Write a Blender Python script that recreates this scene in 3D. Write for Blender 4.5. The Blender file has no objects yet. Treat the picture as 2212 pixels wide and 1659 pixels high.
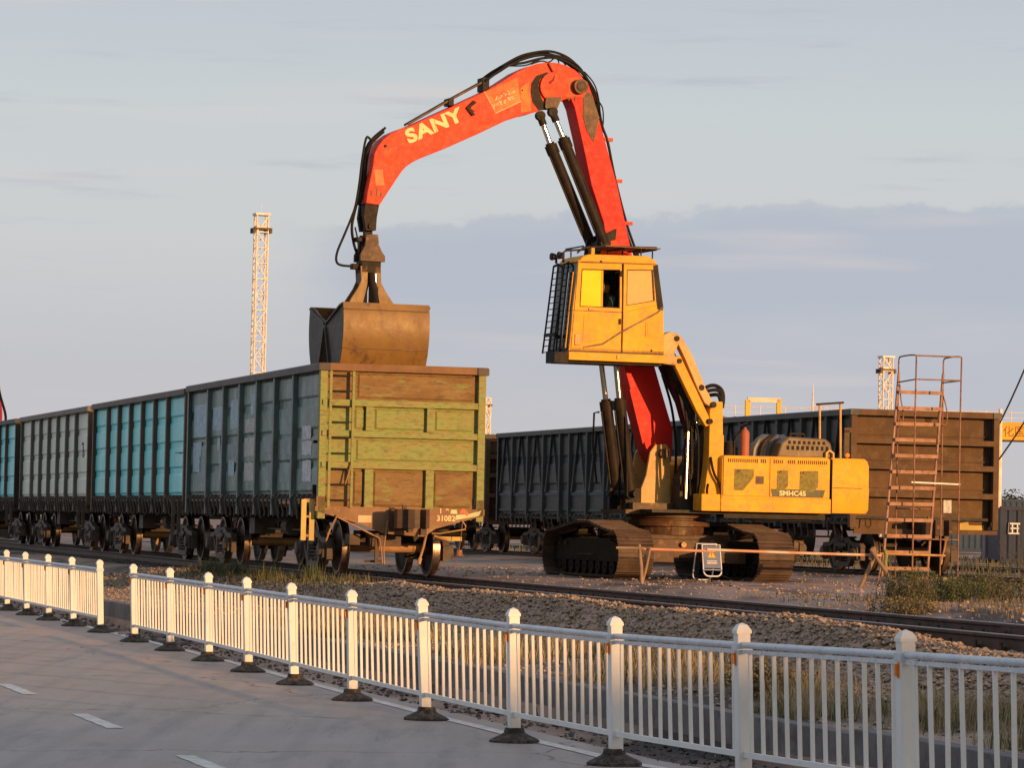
import bpy, math, random
import numpy as np
from mathutils import Vector, Matrix, noise as mnoise
R = math.radians
random.seed(7)
S = bpy.context.scene
COL = S.collection

# ------------------------------------------------------------------ camera
CAM_H = 1.75
cam_d = bpy.data.cameras.new('camera')
cam = bpy.data.objects.new('camera', cam_d); COL.objects.link(cam)
cam_d.sensor_width = 36.0; cam_d.lens = 7650.0/2212.0*36.0
cam_d.clip_start = 0.5; cam_d.clip_end = 9000
cam.matrix_world = Matrix.Translation((0, 0, CAM_H)) @ Matrix.Rotation(R(90)+math.atan(297.5/7650.0), 4, 'X') @ Matrix.Rotation(R(1.25), 4, 'Z')
S.camera = cam

# ------------------------------------------------------------------ sun and sky
SUN_AZ = 42.0      # degrees to the right of straight behind the camera
SUN_EL = 6.2
sd = (math.sin(R(SUN_AZ))*math.cos(R(SUN_EL)), -math.cos(R(SUN_AZ))*math.cos(R(SUN_EL)), math.sin(R(SUN_EL)))
sl = bpy.data.lights.new('sun', 'SUN'); sl.energy = 5.0; sl.angle = R(0.55); sl.color = (1.0, 0.52, 0.20)
so = bpy.data.objects.new('sun', sl); COL.objects.link(so)
so.rotation_euler = Vector(sd).to_track_quat('Z', 'Y').to_euler()
W = bpy.data.worlds.new('World'); S.world = W; W.use_nodes = True
nt = W.node_tree; nt.nodes.clear()
def wn(t, **k):
    n = nt.nodes.new(t)
    for a, v in k.items(): setattr(n, a, v)
    return n
out = wn('ShaderNodeOutputWorld'); bg = wn('ShaderNodeBackground'); nt.links.new(bg.outputs[0], out.inputs[0])
sky = wn('ShaderNodeTexSky', sky_type='NISHITA', sun_disc=False, sun_elevation=R(SUN_EL), sun_rotation=R(180-SUN_AZ))
sky.air_density = 1.3; sky.dust_density = 2.0
tc = wn('ShaderNodeTexCoord'); sp = wn('ShaderNodeSeparateXYZ'); nt.links.new(tc.outputs['Generated'], sp.inputs[0])
def wm(op, a, b=None, c=None):
    n = wn('ShaderNodeMath', operation=op)
    for i, v in enumerate((a, b, c)):
        if v is None: continue
        if isinstance(v, (int, float)): n.inputs[i].default_value = v
        else: nt.links.new(v, n.inputs[i])
    return n.outputs[0]
def wnoise(sx, sz, scale, detail=4, rough=.5, off=0.):
    cb = wn('ShaderNodeCombineXYZ')
    nt.links.new(wm('MULTIPLY', sp.outputs[0], sx), cb.inputs[0]); nt.links.new(wm('MULTIPLY', sp.outputs[1], sx), cb.inputs[1])
    nt.links.new(wm('MULTIPLY_ADD', sp.outputs[2], sz, off), cb.inputs[2])
    n = wn('ShaderNodeTexNoise'); n.inputs['Scale'].default_value = scale; n.inputs['Detail'].default_value = detail; n.inputs['Roughness'].default_value = rough
    nt.links.new(cb.outputs[0], n.inputs['Vector']); return n.outputs[0]
def wstep(v, a, b):
    n = wn('ShaderNodeMapRange', interpolation_type='SMOOTHSTEP'); n.inputs[1].default_value = a; n.inputs[2].default_value = b
    nt.links.new(v, n.inputs[0]); return n.outputs[0]
def wmix(f, a, b):
    n = wn('ShaderNodeMix', data_type='RGBA')
    if isinstance(f, (int, float)): n.inputs[0].default_value = f
    else: nt.links.new(f, n.inputs[0])
    for i, v in ((6, a), (7, b)):
        if isinstance(v, tuple): n.inputs[i].default_value = v+(1,)
        else: nt.links.new(v, n.inputs[i])
    return n.outputs[2]
el = sp.outputs[2]
ramp = wn('ShaderNodeValToRGB'); nt.links.new(wm('MULTIPLY', el, 1.0/0.30), ramp.inputs[0])
cr = ramp.color_ramp
cr.elements[0].position = 0.0; cr.elements[0].color = (.60, .575, .58, 1)
cr.elements[1].position = 1.0; cr.elements[1].color = (.46, .52, .62, 1)
for p_, c_ in ((.14, (.56, .565, .61)), (.26, (.615, .635, .65)), (.38, (.60, .645, .67)), (.5, (.535, .575, .64))):
    e = cr.elements.new(p_); e.color = c_+(1,)
# broad cloud bank low in the sky, ragged along its top
edge = wm('ADD', wm('MULTIPLY_ADD', sp.outputs[0], .045, .0755), wm('ADD', wm('MULTIPLY', wnoise(9, 14, 2.6, 3, .5), .014), wm('MULTIPLY', wnoise(9, 14, 14.0, 5, .65, 2.), .006)))
bank_h = wm('MULTIPLY_ADD', wstep(wm('SUBTRACT', edge, el), -.0006, .0014), .70, wm('MULTIPLY', wstep(wm('SUBTRACT', edge, el), -.0035, .008), .30))
bank_x = wstep(wm('ADD', sp.outputs[0], wm('MULTIPLY', wnoise(10, 60, 2.0, 4, .6, 3.1), .02)), -.062, -.026)
fade = wstep(wm('ADD', el, wm('MULTIPLY', wnoise(5, 30, 2.2, 5, .55, 9.), .045)), .044, .094)
bank = wm('MULTIPLY', wm('MULTIPLY', bank_h, bank_x), wm('MULTIPLY', fade, .95))
c1 = wmix(bank, ramp.outputs[0], (.475, .515, .605))
# thin flat streaks
st = wm('MULTIPLY', wstep(wnoise(6, 75, 1.7, 6, .62, 5.3), .54, .72), wstep(el, .045, .085))
c2 = wmix(wm('MULTIPLY', st, .62), c1, (.48, .51, .59))
st2 = wstep(wnoise(5, 60, 1.4, 4, .5, 21.), .55, .74)
c3 = wmix(wm('MULTIPLY', st2, .5), c2, (.70, .64, .635))
# the sun side of the sky is clear: the cloud sheet thins out behind the camera
skyl = wn('ShaderNodeVectorMath', operation='SCALE'); nt.links.new(sky.outputs[0], skyl.inputs[0]); skyl.inputs['Scale'].default_value = .12
cover = wstep(sp.outputs[1], -.75, .15)
fin = wmix(wm('MULTIPLY_ADD', cover, .55, .40), skyl.outputs[0], c3)
nt.links.new(fin, bg.inputs[0]); bg.inputs[1].default_value = 1.0
S.view_settings.view_transform = 'Standard'; S.view_settings.look = 'None'
S.view_settings.exposure = 0.0; S.view_settings.gamma = 1.0; S.view_settings.use_curve_mapping = False

# ------------------------------------------------------------------ frames
TH = math.atan(2088/7650.0)                 # heading of the railway, left of the view axis
NV = Vector((math.cos(TH), math.sin(TH), 0)); DV = Vector((-math.sin(TH), math.cos(TH), 0))
def T(lat, L, z=0.0): return NV*lat + DV*L + Vector((0, 0, z))
RAIL = .80; YARD = .78

# ------------------------------------------------------------------ object helpers
def tag(o, label=None, cat=None, group=None, kind=None):
    if label: o['label'] = label
    if cat: o['category'] = cat
    if group: o['group'] = group
    if kind: o['kind'] = kind
    return o
def empty(name, loc=(0, 0, 0), rz=0.0, parent=None):
    o = bpy.data.objects.new(name, None); COL.objects.link(o)
    o.location = loc; o.rotation_euler = (0, 0, rz); o.empty_display_size = .2
    if parent: o.parent = parent
    return o
class MB:
    def __init__(s): s.v = []; s.f = []; s.sm = False
    def add(s, vs, fs):
        b = len(s.v); s.v += [tuple(p) for p in vs]; s.f += [tuple(i+b for i in f) for f in fs]; return s
    def box(s, c, d, m=None):
        x, y, z = d[0]/2, d[1]/2, d[2]/2
        vs = [Vector((a*x, b*y, e*z)) for e in (-1, 1) for b in (-1, 1) for a in (-1, 1)]
        if m is not None: vs = [m @ p for p in vs]
        vs = [p+Vector(c) for p in vs]
        return s.add(vs, [(0, 2, 3, 1), (4, 5, 7, 6), (0, 1, 5, 4), (2, 6, 7, 3), (0, 4, 6, 2), (1, 3, 7, 5)])
    def bb(s, x0, x1, y0, y1, z0, z1): return s.box(((x0+x1)/2, (y0+y1)/2, (z0+z1)/2), (abs(x1-x0), abs(y1-y0), abs(z1-z0)))
    def bar(s, p, q, w, h, up=(0, 0, 1)):
        p = Vector(p); q = Vector(q); d = (q-p).normalized(); u = Vector(up)
        if abs(d.dot(u)) > .98: u = Vector((1, 0, 0))
        a = d.cross(u).normalized(); b = a.cross(d)
        vs = [e+a*(i*w/2)+b*(j*h/2) for e in (p, q) for i, j in ((-1, -1), (1, -1), (1, 1), (-1, 1))]
        return s.add(vs, [(0, 1, 2, 3), (7, 6, 5, 4), (0, 4, 5, 1), (1, 5, 6, 2), (2, 6, 7, 3), (3, 7, 4, 0)])
    def path(s, pts, r, n=8, closed=False, caps=True):
        pts = [Vector(p) for p in pts]; N_ = len(pts); rs = r if isinstance(r, (list, tuple)) else [r]*N_
        a = None; b0 = len(s.v)
        for i, p in enumerate(pts):
            if closed: d = pts[(i+1) % N_]-pts[i-1]
            else: d = pts[min(i+1, N_-1)]-pts[max(i-1, 0)]
            d = d.normalized()
            if a is None:
                u = Vector((0, 0, 1)) if abs(d.z) < .9 else Vector((1, 0, 0)); a = d.cross(u).normalized()
            else: a = (a-d*a.dot(d)).normalized()
            b = d.cross(a)
            for k in range(n):
                t = 2*math.pi*k/n+math.pi/n
                s.v.append(tuple(p+(a*math.cos(t)+b*math.sin(t))*rs[i]))
        for i in range(N_ if closed else N_-1):
            j = (i+1) % N_
            for k in range(n):
                l = (k+1) % n
                s.f.append((b0+i*n+k, b0+i*n+l, b0+j*n+l, b0+j*n+k))
        if caps and not closed:
            s.f.append(tuple(b0+k for k in range(n))[::-1]); s.f.append(tuple(b0+(N_-1)*n+k for k in range(n)))
        return s
    def tube(s, p, q, r, n=12, r2=None): return s.path([p, q], [r, r if r2 is None else r2], n)
    def prism(s, poly, axis, a, b):
        """poly: 2-D points; axis 'x','y','z' is the extrusion axis from a to b"""
        def P(u, v, w): return {'x': (w, u, v), 'y': (u, w, v), 'z': (u, v, w)}[axis]
        n = len(poly); vs = [P(u, v, a) for u, v in poly]+[P(u, v, b) for u, v in poly]
        return s.add(vs, [tuple(range(n))[::-1], tuple(range(n, 2*n))]+[(i, (i+1) % n, n+(i+1) % n, n+i) for i in range(n)])
    def lathe(s, prof, c, axis='z', n=24):
        c = Vector(c); b0 = len(s.v); m = len(prof)
        for k in range(n):
            t = 2*math.pi*k/n; cs, sn = math.cos(t), math.sin(t)
            for r, h in prof:
                p = {'z': (r*cs, r*sn, h), 'x': (h, r*cs, r*sn), 'y': (r*cs, h, r*sn)}[axis]
                s.v.append(tuple(c+Vector(p)))
        for k in range(n):
            l = (k+1) % n
            for i in range(m-1): s.f.append((b0+k*m+i, b0+l*m+i, b0+l*m+i+1, b0+k*m+i+1))
        return s
    def mesh(s, name, smooth=None):
        me = bpy.data.meshes.new(name); me.from_pydata(s.v, [], s.f); me.validate()
        import bmesh
        bm = bmesh.new(); bm.from_mesh(me); bmesh.ops.recalc_face_normals(bm, faces=bm.faces); bm.to_mesh(me); bm.free()
        if smooth:
            for p in me.polygons: p.use_smooth = True
            try: me.set_sharp_from_angle(angle=R(smooth))
            except Exception: pass
        return me
    def build(s, name, mat, parent=None, smooth=None, bevel=0, loc=None, rot=None):
        return put(name, s.mesh(name, smooth), mat, parent, bevel, loc, rot)
def put(name, me, mat, parent=None, bevel=0, loc=None, rot=None):
    o = bpy.data.objects.new(name, me); COL.objects.link(o)
    if parent: o.parent = parent
    if loc is not None: o.location = loc
    if rot is not None: o.rotation_euler = rot
    if len(me.materials) == 0: me.materials.append(mat)
    o.material_slots[0].link = 'OBJECT'; o.material_slots[0].material = mat
    if bevel:
        b = o.modifiers.new('bevel', 'BEVEL'); b.width = bevel; b.segments = 2; b.limit_method = 'ANGLE'; b.angle_limit = R(35)
    return o
def copy_tree(o, parent=None):
    c = o.copy(); COL.objects.link(c); c.parent = parent
    for ch in list(o.children): copy_tree(ch, c)
    return c

# ------------------------------------------------------------------ materials
MATS = {}
def mat(name, col, col2=None, sc=2.0, rough=.6, metal=0.0, rust=None, rust_amt=.0, rust_sc=4.0, streak=1.0, bump=0.0, bsc=30.0, thr=(.4, .6), rough_var=.06, dirt=None, dirt_amt=0., coat=0., spec=.22):
    if name in MATS: return MATS[name]
    m = bpy.data.materials.new(name); m.use_nodes = True; t = m.node_tree; L = t.links
    bs = t.nodes['Principled BSDF']; bs.inputs['Metallic'].default_value = metal
    bs.inputs['Specular IOR Level'].default_value = spec
    if coat: bs.inputs['Coat Weight'].default_value = coat; bs.inputs['Coat Roughness'].default_value = .15
    g = t.nodes.new('ShaderNodeNewGeometry'); mp = t.nodes.new('ShaderNodeMapping'); L.new(g.outputs['Position'], mp.inputs[0])
    mp.inputs['Scale'].default_value = (1, 1, streak)
    def nz(scale, detail=5, rg=.6, vec=None):
        n = t.nodes.new('ShaderNodeTexNoise'); n.inputs['Scale'].default_value = scale; n.inputs['Detail'].default_value = detail; n.inputs['Roughness'].default_value = rg
        L.new(vec or mp.outputs[0], n.inputs['Vector']); return n.outputs[0]
    def rng(v, a, b, c=0., d=1.):
        n = t.nodes.new('ShaderNodeMapRange'); n.inputs[1].default_value = a; n.inputs[2].default_value = b; n.inputs[3].default_value = c; n.inputs[4].default_value = d
        L.new(v, n.inputs[0]); return n.outputs[0]
    def mix(f, a, b):
        n = t.nodes.new('ShaderNodeMix'); n.data_type = 'RGBA'
        L.new(f, n.inputs[0])
        for i, v in ((6, a), (7, b)):
            if isinstance(v, tuple): n.inputs[i].default_value = v+(1,)
            else: L.new(v, n.inputs[i])
        return n.outputs[2]
    c2 = col2 or tuple(x*.72 for x in col)
    c = mix(rng(nz(sc), thr[0], thr[1]), tuple(col), tuple(c2))
    if dirt: c = mix(rng(nz(sc*3.1+.7, 6, .7), .62-dirt_amt*.4, .80-dirt_amt*.3), c, tuple(dirt))
    rmask = None
    if rust:
        rmask = rng(nz(rust_sc, 8, .68), .70-rust_amt*.4, .76-rust_amt*.38)
        c = mix(rmask, c, tuple(rust))
    L.new(c, bs.inputs['Base Color'])
    rr = rng(nz(sc*4+3, 4), .3, .7, max(.05, rough-rough_var), min(1., rough+rough_var)); L.new(rr, bs.inputs['Roughness'])
    if bump:
        b = t.nodes.new('ShaderNodeBump'); b.inputs['Strength'].default_value = 1.0; b.inputs['Distance'].default_value = bump
        L.new(nz(bsc, 5, .6, g.outputs['Position']), b.inputs['Height']); L.new(b.outputs[0], bs.inputs['Normal'])
    MATS[name] = m; return m
RUST = (.19, .075, .035); DRUST = (.075, .035, .022)
M_red = mat('arm_red_paint', (.80, .040, .012), (.70, .045, .012), 1.6, .50, rust=(.34, .11, .04), rust_amt=.05, rust_sc=6.0, dirt=(.62, .10, .03), dirt_amt=.25, bump=.001, bsc=3)
M_redw = mat('worn_red_paint', (.62, .07, .02), (.42, .09, .035), 5, .5, rust=(.16, .07, .03), rust_amt=.25, rust_sc=8)
M_redd = mat('boom_red_paint', (.72, .018, .012), (.60, .018, .012), 1.6, .52, rust=(.22, .05, .03), rust_amt=.05, rust_sc=6.0, bump=.001, bsc=3)
M_yel = mat('machine_yellow_paint', (.82, .43, .028), (.78, .37, .022), 1.8, .50, rust=(.34, .16, .05), rust_amt=.03, rust_sc=7, dirt=(.58, .30, .07), dirt_amt=.42, bump=.006, bsc=2.2, spec=.15)
M_yel2 = mat('mast_tan_paint', (.62, .38, .13), (.50, .30, .10), 2.2, .45, rust=(.28, .15, .06), rust_amt=.25, rust_sc=6, bump=.003, bsc=5)
M_blk = mat('greasy_black_steel', (.020, .016, .014), (.034, .025, .019), 4, .55, rust=(.07, .04, .025), rust_amt=.08, rust_sc=8, spec=.12)
M_hose = mat('black_rubber_hose', (.014, .013, .013), (.024, .022, .02), 6, .6, spec=.12)
M_chrome = mat('chromed_rod', (.75, .72, .68), (.6, .56, .5), 5, .16, metal=1.0, rough_var=.05)
M_brn = mat('worn_brown_steel', (.115, .062, .034), (.07, .040, .024), 3, .48, rust=(.22, .11, .05), rust_amt=.3, rust_sc=5, bump=.003, bsc=12)
M_grab = mat('burnished_grab_steel', (.25, .145, .040), (.19, .105, .032), 1.3, .46, metal=.0, spec=.30, rust=(.12, .065, .033), rust_amt=.34, rust_sc=3.2, streak=.6, bump=.006, bsc=5, dirt=(.17, .10, .05), dirt_amt=.25)
M_grabin = mat('dark_grab_steel', (.10, .085, .075), (.06, .052, .048), 2, .5, rust=(.14, .08, .05), rust_amt=.25, rust_sc=3)
M_track = mat('dusty_track_steel', (.115, .078, .058), (.075, .050, .037), 3, .6, rust=(.07, .045, .035), rust_amt=.3, rust_sc=7, bump=.004, bsc=20)
M_dark = mat('dark_frame_steel', (.030, .026, .024), (.05, .042, .036), 3, .6, rust=(.10, .06, .045), rust_amt=.15, rust_sc=5)
M_glassd = mat('tinted_cab_glass', (.012, .013, .014), (.02, .02, .02), 3, .06, rough_var=.03)
M_glassy = mat('painted_glint_pane', (.86, .66, .02), (.86, .58, .02), 1.6, .5, rough_var=.03, spec=.12)  # sun reflection in the glass painted as solid yellow
M_glassp = mat('dull_orange_pane', (.74, .42, .12), (.66, .40, .14), 2.0, .5, rough_var=.04)  # opaque pane in plain dull orange
M_white = mat('white_fence_paint', (.80, .80, .79), (.72, .72, .70), 3, .45, dirt=(.60, .57, .52), dirt_amt=.12, rust=(.42, .30, .2), rust_amt=-.02, rust_sc=14, streak=.5)
M_galv = mat('galvanised_rail', (.66, .70, .76), (.55, .60, .67), 5, .35, dirt=(.40, .40, .40), dirt_amt=.2)
M_rubber = mat('black_rubber_base', (.030, .027, .025), (.05, .043, .037), 6, .75, dirt=(.14, .11, .085), dirt_amt=.45, bump=.004, bsc=30)
M_amber = mat('amber_reflector', (.85, .26, .03), (.7, .2, .03), 6, .3)
M_lattice = mat('mast_white_paint', (.84, .78, .70), (.72, .60, .48), 3, .5)
M_stone = mat('ballast_stone', (.32, .24, .18), (.50, .37, .26), 8, .85, dirt=(.14, .115, .10), dirt_amt=.4, rust=(.45, .25, .13), rust_amt=.22, rust_sc=6, bump=.004, bsc=60)
M_stoned = mat('coal_dusted_stone', (.085, .078, .075), (.13, .115, .105), 9, .85, rust=(.20, .13, .09), rust_amt=.2, rust_sc=8, bump=.004, bsc=60)
M_rail = mat('rusty_rail_side', (.060, .036, .028), (.10, .055, .04), 4, .6, rust=(.13, .07, .045), rust_amt=.3, rust_sc=6, bump=.002, bsc=40)
M_railt = mat('worn_rail_head', (.20, .165, .15), (.30, .25, .22), 6, .34, metal=.8)
M_sleep = mat('concrete_sleeper', (.15, .13, .115), (.09, .08, .075), 4, .9, bump=.004, bsc=30)
M_wheel = mat('wheel_steel', (.05, .036, .030), (.09, .06, .045), 5, .5, rust=(.14, .08, .05), rust_amt=.25)
M_tread = mat('polished_wheel_tread', (.42, .32, .25), (.30, .23, .17), 5, .36, metal=1.)
M_tan = mat('tan_dusty_steel', (.42, .25, .13), (.32, .18, .09), 3, .55, rust=(.22, .12, .06), rust_amt=.3, rust_sc=6)
M_wood = mat('weathered_wood', (.36, .25, .16), (.26, .17, .11), 4, .8, bump=.004, bsc=30)
M_orange = mat('orange_white_pole', (.60, .30, .17), (.62, .50, .40), 1.1, .5, thr=(.47, .53))
M_lrust = mat('ladder_rust', (.23, .115, .075), (.33, .18, .11), 5, .65, rust=(.13, .06, .04), rust_amt=.35, rust_sc=9)
M_axle = mat('shade_black_axle', (.010, .009, .008), (.016, .014, .012), 4, .7, spec=.1)  # near-black colour stands in for shade under the wagons
M_conc = mat('kerb_concrete', (.20, .19, .195), (.15, .14, .145), 2, .85, dirt=(.10, .085, .08), dirt_amt=.3, bump=.004, bsc=20)

# ------------------------------------------------------------------ ground
def sst(x, a, b):
    t = min(1., max(0., (x-a)/(b-a))); return t*t*(3-2*t)
def rise(L): return max(0., 25.0-L)*.019
def off(L): return .20*sst(L, 68, 88)+.06*sst(L, 88, 110)         # the near track bends slightly right beyond the first wagon
TR1 = 13.98
def ridge(lat, L):
    h = sst(L, 26, 33)*(1-sst(L, 47, 60))
    h *= .75+.35*mnoise.noise(Vector((L*.45, 3.3, 0)))
    return max(0, h)*.27*math.exp(-((lat-12.0)/.42)**2)
def gz(lat, L):
    nb = mnoise.noise(Vector((lat*.8, L*.8, 0)))
    if lat < 8.86: return -.004+(rise(L) if L < 25 else 0)*sst(lat, 5, 7.2)+(.012*nb if lat > 8.0 else 0)
    if lat < 10.6: z = .325+.06*sst(lat, 8.9, 10.6)+.018*nb
    elif lat < 12.3: z = .385+.24*sst(lat, 10.6, 12.2)+.02*nb
    elif lat < 15.7: z = .625+.012*nb
    elif lat < 17.2: z = .625+.15*sst(lat, 15.6, 17.0)+.012*nb
    elif lat < 200: z = YARD-.004+.014*nb+(-.10*math.exp(-((lat-24.6)/.9)**2) if L > 50 else 0)
    else: z = YARD-.004
    return z+ridge(lat, L)+(rise(L)*.5 if lat < 10.6 and L < 25 else 0)
lats = [-3000, -900, -300, -100, -40, -15, -6, 0, 4, 6, 7.2]+list(np.arange(7.5, 8.85, .15))+[8.86, 8.865]+list(np.arange(9.0, 17.4, .16))+list(np.arange(17.6, 34, .45))+[36, 40, 46, 55, 70, 90, 130, 200, 400, 900, 2000, 4000]
Ls = [-600, -200, -60, -20, 0, 8, 13]+list(np.arange(15, 70, .3))+list(np.arange(70, 120, 1.0))+[125, 130, 140, 155, 175, 200, 240, 300, 400, 600, 1000, 2000, 5000]
gm = MB()
for L_ in Ls:
    for la in lats: gm.v.append(tuple(T(la, L_, gz(la, L_))))
nl = len(lats)
for i in range(len(Ls)-1):
    for j in range(nl-1): gm.f.append((i*nl+j, i*nl+j+1, (i+1)*nl+j+1, (i+1)*nl+j))

def ground_mat():
    m = bpy.data.materials.new('yard_dirt'); m.use_nodes = True; t = m.node_tree; L = t.links; bs = t.nodes['Principled BSDF']
    bs.inputs['Roughness'].default_value = .92; bs.inputs['Specular IOR Level'].default_value = .2
    g = t.nodes.new('ShaderNodeNewGeometry'); mp = t.nodes.new('ShaderNodeMapping'); L.new(g.outputs['Position'], mp.inputs[0])
    mp.inputs['Rotation'].default_value = (0, 0, -TH); mp.inputs['Scale'].default_value = (1, .35, 1)
    sx = t.nodes.new('ShaderNodeSeparateXYZ'); L.new(mp.outputs[0], sx.inputs[0])
    def nz(s, d=6, r=.62, v=None):
        n = t.nodes.new('ShaderNodeTexNoise'); n.inputs['Scale'].default_value = s; n.inputs['Detail'].default_value = d; n.inputs['Roughness'].default_value = r
        L.new(v or mp.outputs[0], n.inputs['Vector']); return n.outputs[0]
    def rg(v, a, b):
        n = t.nodes.new('ShaderNodeMapRange'); n.inputs[1].default_value = a; n.inputs[2].default_value = b; L.new(v, n.inputs[0]); return n.outputs[0]
    def mix(f, a, b):
        n = t.nodes.new('ShaderNodeMix'); n.data_type = 'RGBA'; L.new(f, n.inputs[0])
        for i, v in ((6, a), (7, b)):
            if isinstance(v, tuple): n.inputs[i].default_value = v+(1,)
            else: L.new(v, n.inputs[i])
        return n.outputs[2]
    c = mix(rg(nz(.9), .38, .62), (.44, .31, .245), (.31, .22, .18))
    c = mix(rg(nz(.35, 4), .50, .62), c, (.085, .070, .068))            # coal dust
    c = mix(rg(nz(6., 5, .7), .60, .72), c, (.42, .33, .26))            # pale grit
    c = mix(rg(nz(2.5, 6, .7), .62, .70), c, (.10, .085, .07))
    L.new(c, bs.inputs['Base Color'])
    b = t.nodes.new('ShaderNodeBump'); b.inputs['Distance'].default_value = .03; b.inputs['Strength'].default_value = .9
    L.new(nz(14, 6, .7, g.outputs['Position']), b.inputs['Height']); L.new(b.outputs[0], bs.inputs['Normal'])
    return m
M_ground = ground_mat()
tag(gm.build('ground', M_ground, smooth=60), kind='structure')

def road_mat():
    m = bpy.data.materials.new('old_asphalt'); m.use_nodes = True; t = m.node_tree; L = t.links; bs = t.nodes['Principled BSDF']
    g = t.nodes.new('ShaderNodeNewGeometry'); mp = t.nodes.new('ShaderNodeMapping'); L.new(g.outputs['Position'], mp.inputs[0]); mp.inputs['Rotation'].default_value = (0, 0, -TH+R(4)); mp.inputs['Scale'].default_value = (1, .12, 1)
    def nz(s, d=6, r=.62, v=None):
        n = t.nodes.new('ShaderNodeTexNoise'); n.inputs['Scale'].default_value = s; n.inputs['Detail'].default_value = d; n.inputs['Roughness'].default_value = r
        L.new(v or mp.outputs[0], n.inputs['Vector']); return n.outputs[0]
    def rg(v, a, b, c=0, d=1):
        n = t.nodes.new('ShaderNodeMapRange'); n.inputs[1].default_value = a; n.inputs[2].default_value = b; n.inputs[3].default_value = c; n.inputs[4].default_value = d; L.new(v, n.inputs[0]); return n.outputs[0]
    def mix(f, a, b):
        n = t.nodes.new('ShaderNodeMix'); n.data_type = 'RGBA'; L.new(f, n.inputs[0])
        for i, v in ((6, a), (7, b)):
            if isinstance(v, tuple): n.inputs[i].default_value = v+(1,)
            else: L.new(v, n.inputs[i])
        return n.outputs[2]
    P = g.outputs['Position']
    c = mix(rg(nz(1.1, 7, .68), .36, .62), (.40, .345, .315), (.46, .40, .365))
    c = mix(rg(nz(2.6, 7, .7), .50, .62), c, (.32, .285, .27)); c = mix(rg(nz(.55, 4), .56, .60), c, (.36, .31, .285)); c = mix(rg(nz(7, 4, .6), .66, .70), c, (.27, .245, .24)); c = mix(rg(nz(260, 2, .6, P), .60, .72), c, (.24, .22, .21))
    c = mix(rg(nz(.5, 5, .6, P), .56, .63), c, (.42, .35, .31))
    c = mix(rg(nz(60, 4, .7, P), .45, .75), c, (.43, .38, .355))
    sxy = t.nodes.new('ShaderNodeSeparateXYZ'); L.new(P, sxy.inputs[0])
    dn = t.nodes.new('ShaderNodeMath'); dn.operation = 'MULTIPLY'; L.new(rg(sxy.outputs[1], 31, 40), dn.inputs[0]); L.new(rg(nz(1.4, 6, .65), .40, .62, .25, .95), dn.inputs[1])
    c = mix(dn.outputs[0], c, (.50, .375, .30))                         # orange sunlight on the far road, painted into its colour
    # cracks
    vo = t.nodes.new('ShaderNodeTexVoronoi'); vo.feature = 'DISTANCE_TO_EDGE'; vo.inputs['Scale'].default_value = .22
    ad = t.nodes.new('ShaderNodeVectorMath'); ad.operation = 'ADD'; nn = t.nodes.new('ShaderNodeTexNoise'); nn.inputs['Scale'].default_value = 1.2; nn.inputs['Detail'].default_value = 5; L.new(P, nn.inputs['Vector'])
    L.new(P, ad.inputs[0]); L.new(nn.outputs[1], ad.inputs[1]); L.new(ad.outputs[0], vo.inputs['Vector'])
    wv = t.nodes.new('ShaderNodeTexWave'); wv.inputs['Scale'].default_value = .55; wv.inputs['Distortion'].default_value = 2.5; wv.inputs['Detail'].default_value = 3; wv.inputs['Detail Scale'].default_value = .25
    m2 = t.nodes.new('ShaderNodeMapping'); L.new(P, m2.inputs[0]); m2.inputs['Rotation'].default_value = (0, 0, -TH+R(9)); m2.inputs['Scale'].default_value = (1, .06, 1); L.new(m2.outputs[0], wv.inputs['Vector'])
    c = mix(rg(wv.outputs[1], .80, 1.0, 0, .28), c, (.29, .26, .25))   # tyre tracks
    c = mix(rg(vo.outputs[0], .006, .0), c, (.17, .15, .145))
    L.new(c, bs.inputs['Base Color']); L.new(rg(nz(3, 4), .3, .7, .6, .85), bs.inputs['Roughness'])
    b = t.nodes.new('ShaderNodeBump'); b.inputs['Distance'].default_value = .014; L.new(nz(70, 4, .6, P), b.inputs['Height']); L.new(b.outputs[0], bs.inputs['Normal'])
    return m
rm = MB(); rl = [-14, -6, 0, 4, 6, 7.2, 8.05]; rL = [-60, -20, 0, 8, 14]+list(range(16, 30))+[34, 40, 50, 60, 80, 120, 200, 400, 900]
for L_ in rL:
    for la in rl: rm.v.append(tuple(T(la, L_, (rise(L_) if L_ < 25 else 0)*sst(la, 5, 7.2)+(0.004 if la < 8.0 else .002))))
for i in range(len(rL)-1):
    for j in range(len(rl)-1): rm.f.append((i*7+j, i*7+j+1, (i+1)*7+j+1, (i+1)*7+j))
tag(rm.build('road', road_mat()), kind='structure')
M_mark = mat('worn_road_paint', (.78, .76, .72), (.66, .63, .60), 3, .7, dirt=(.48, .44, .42), dirt_amt=.45, rust=(.40, .37, .355), rust_amt=.25, rust_sc=7)
def strip(name, pts, w, z, parent=None):
    b = MB(); n = len(pts)
    for la, L_ in pts:
        zz = z+(rise(L_) if L_ < 25 else 0)*sst(la, 5, 7.2)
        b.v.append(tuple(T(la-w/2, L_, zz))); b.v.append(tuple(T(la+w/2, L_, zz)))
    for i in range(n-1): b.f.append((2*i, 2*i+1, 2*i+3, 2*i+2))
    return b.build(name, M_mark, parent)
def fence_lat(L_): return 7.48+.34*sst(L_, 28, 48)+.08*sst(L_, 48, 58)
rmk = empty('road_markings'); tag(rmk, kind='structure')
strip('edge_line', [(fence_lat(L_)+.22+.008*math.sin(L_*2), L_) for L_ in np.arange(15, 160, .5)], .13, .0085, rmk)
for k in range(-1, 10):
    a = 23.35+5.2*(k-0)
    strip('lane_dash', [(4.53+.01*(i % 2), a+i*.29) for i in range(8)], .14, .0085, rmk)
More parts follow.
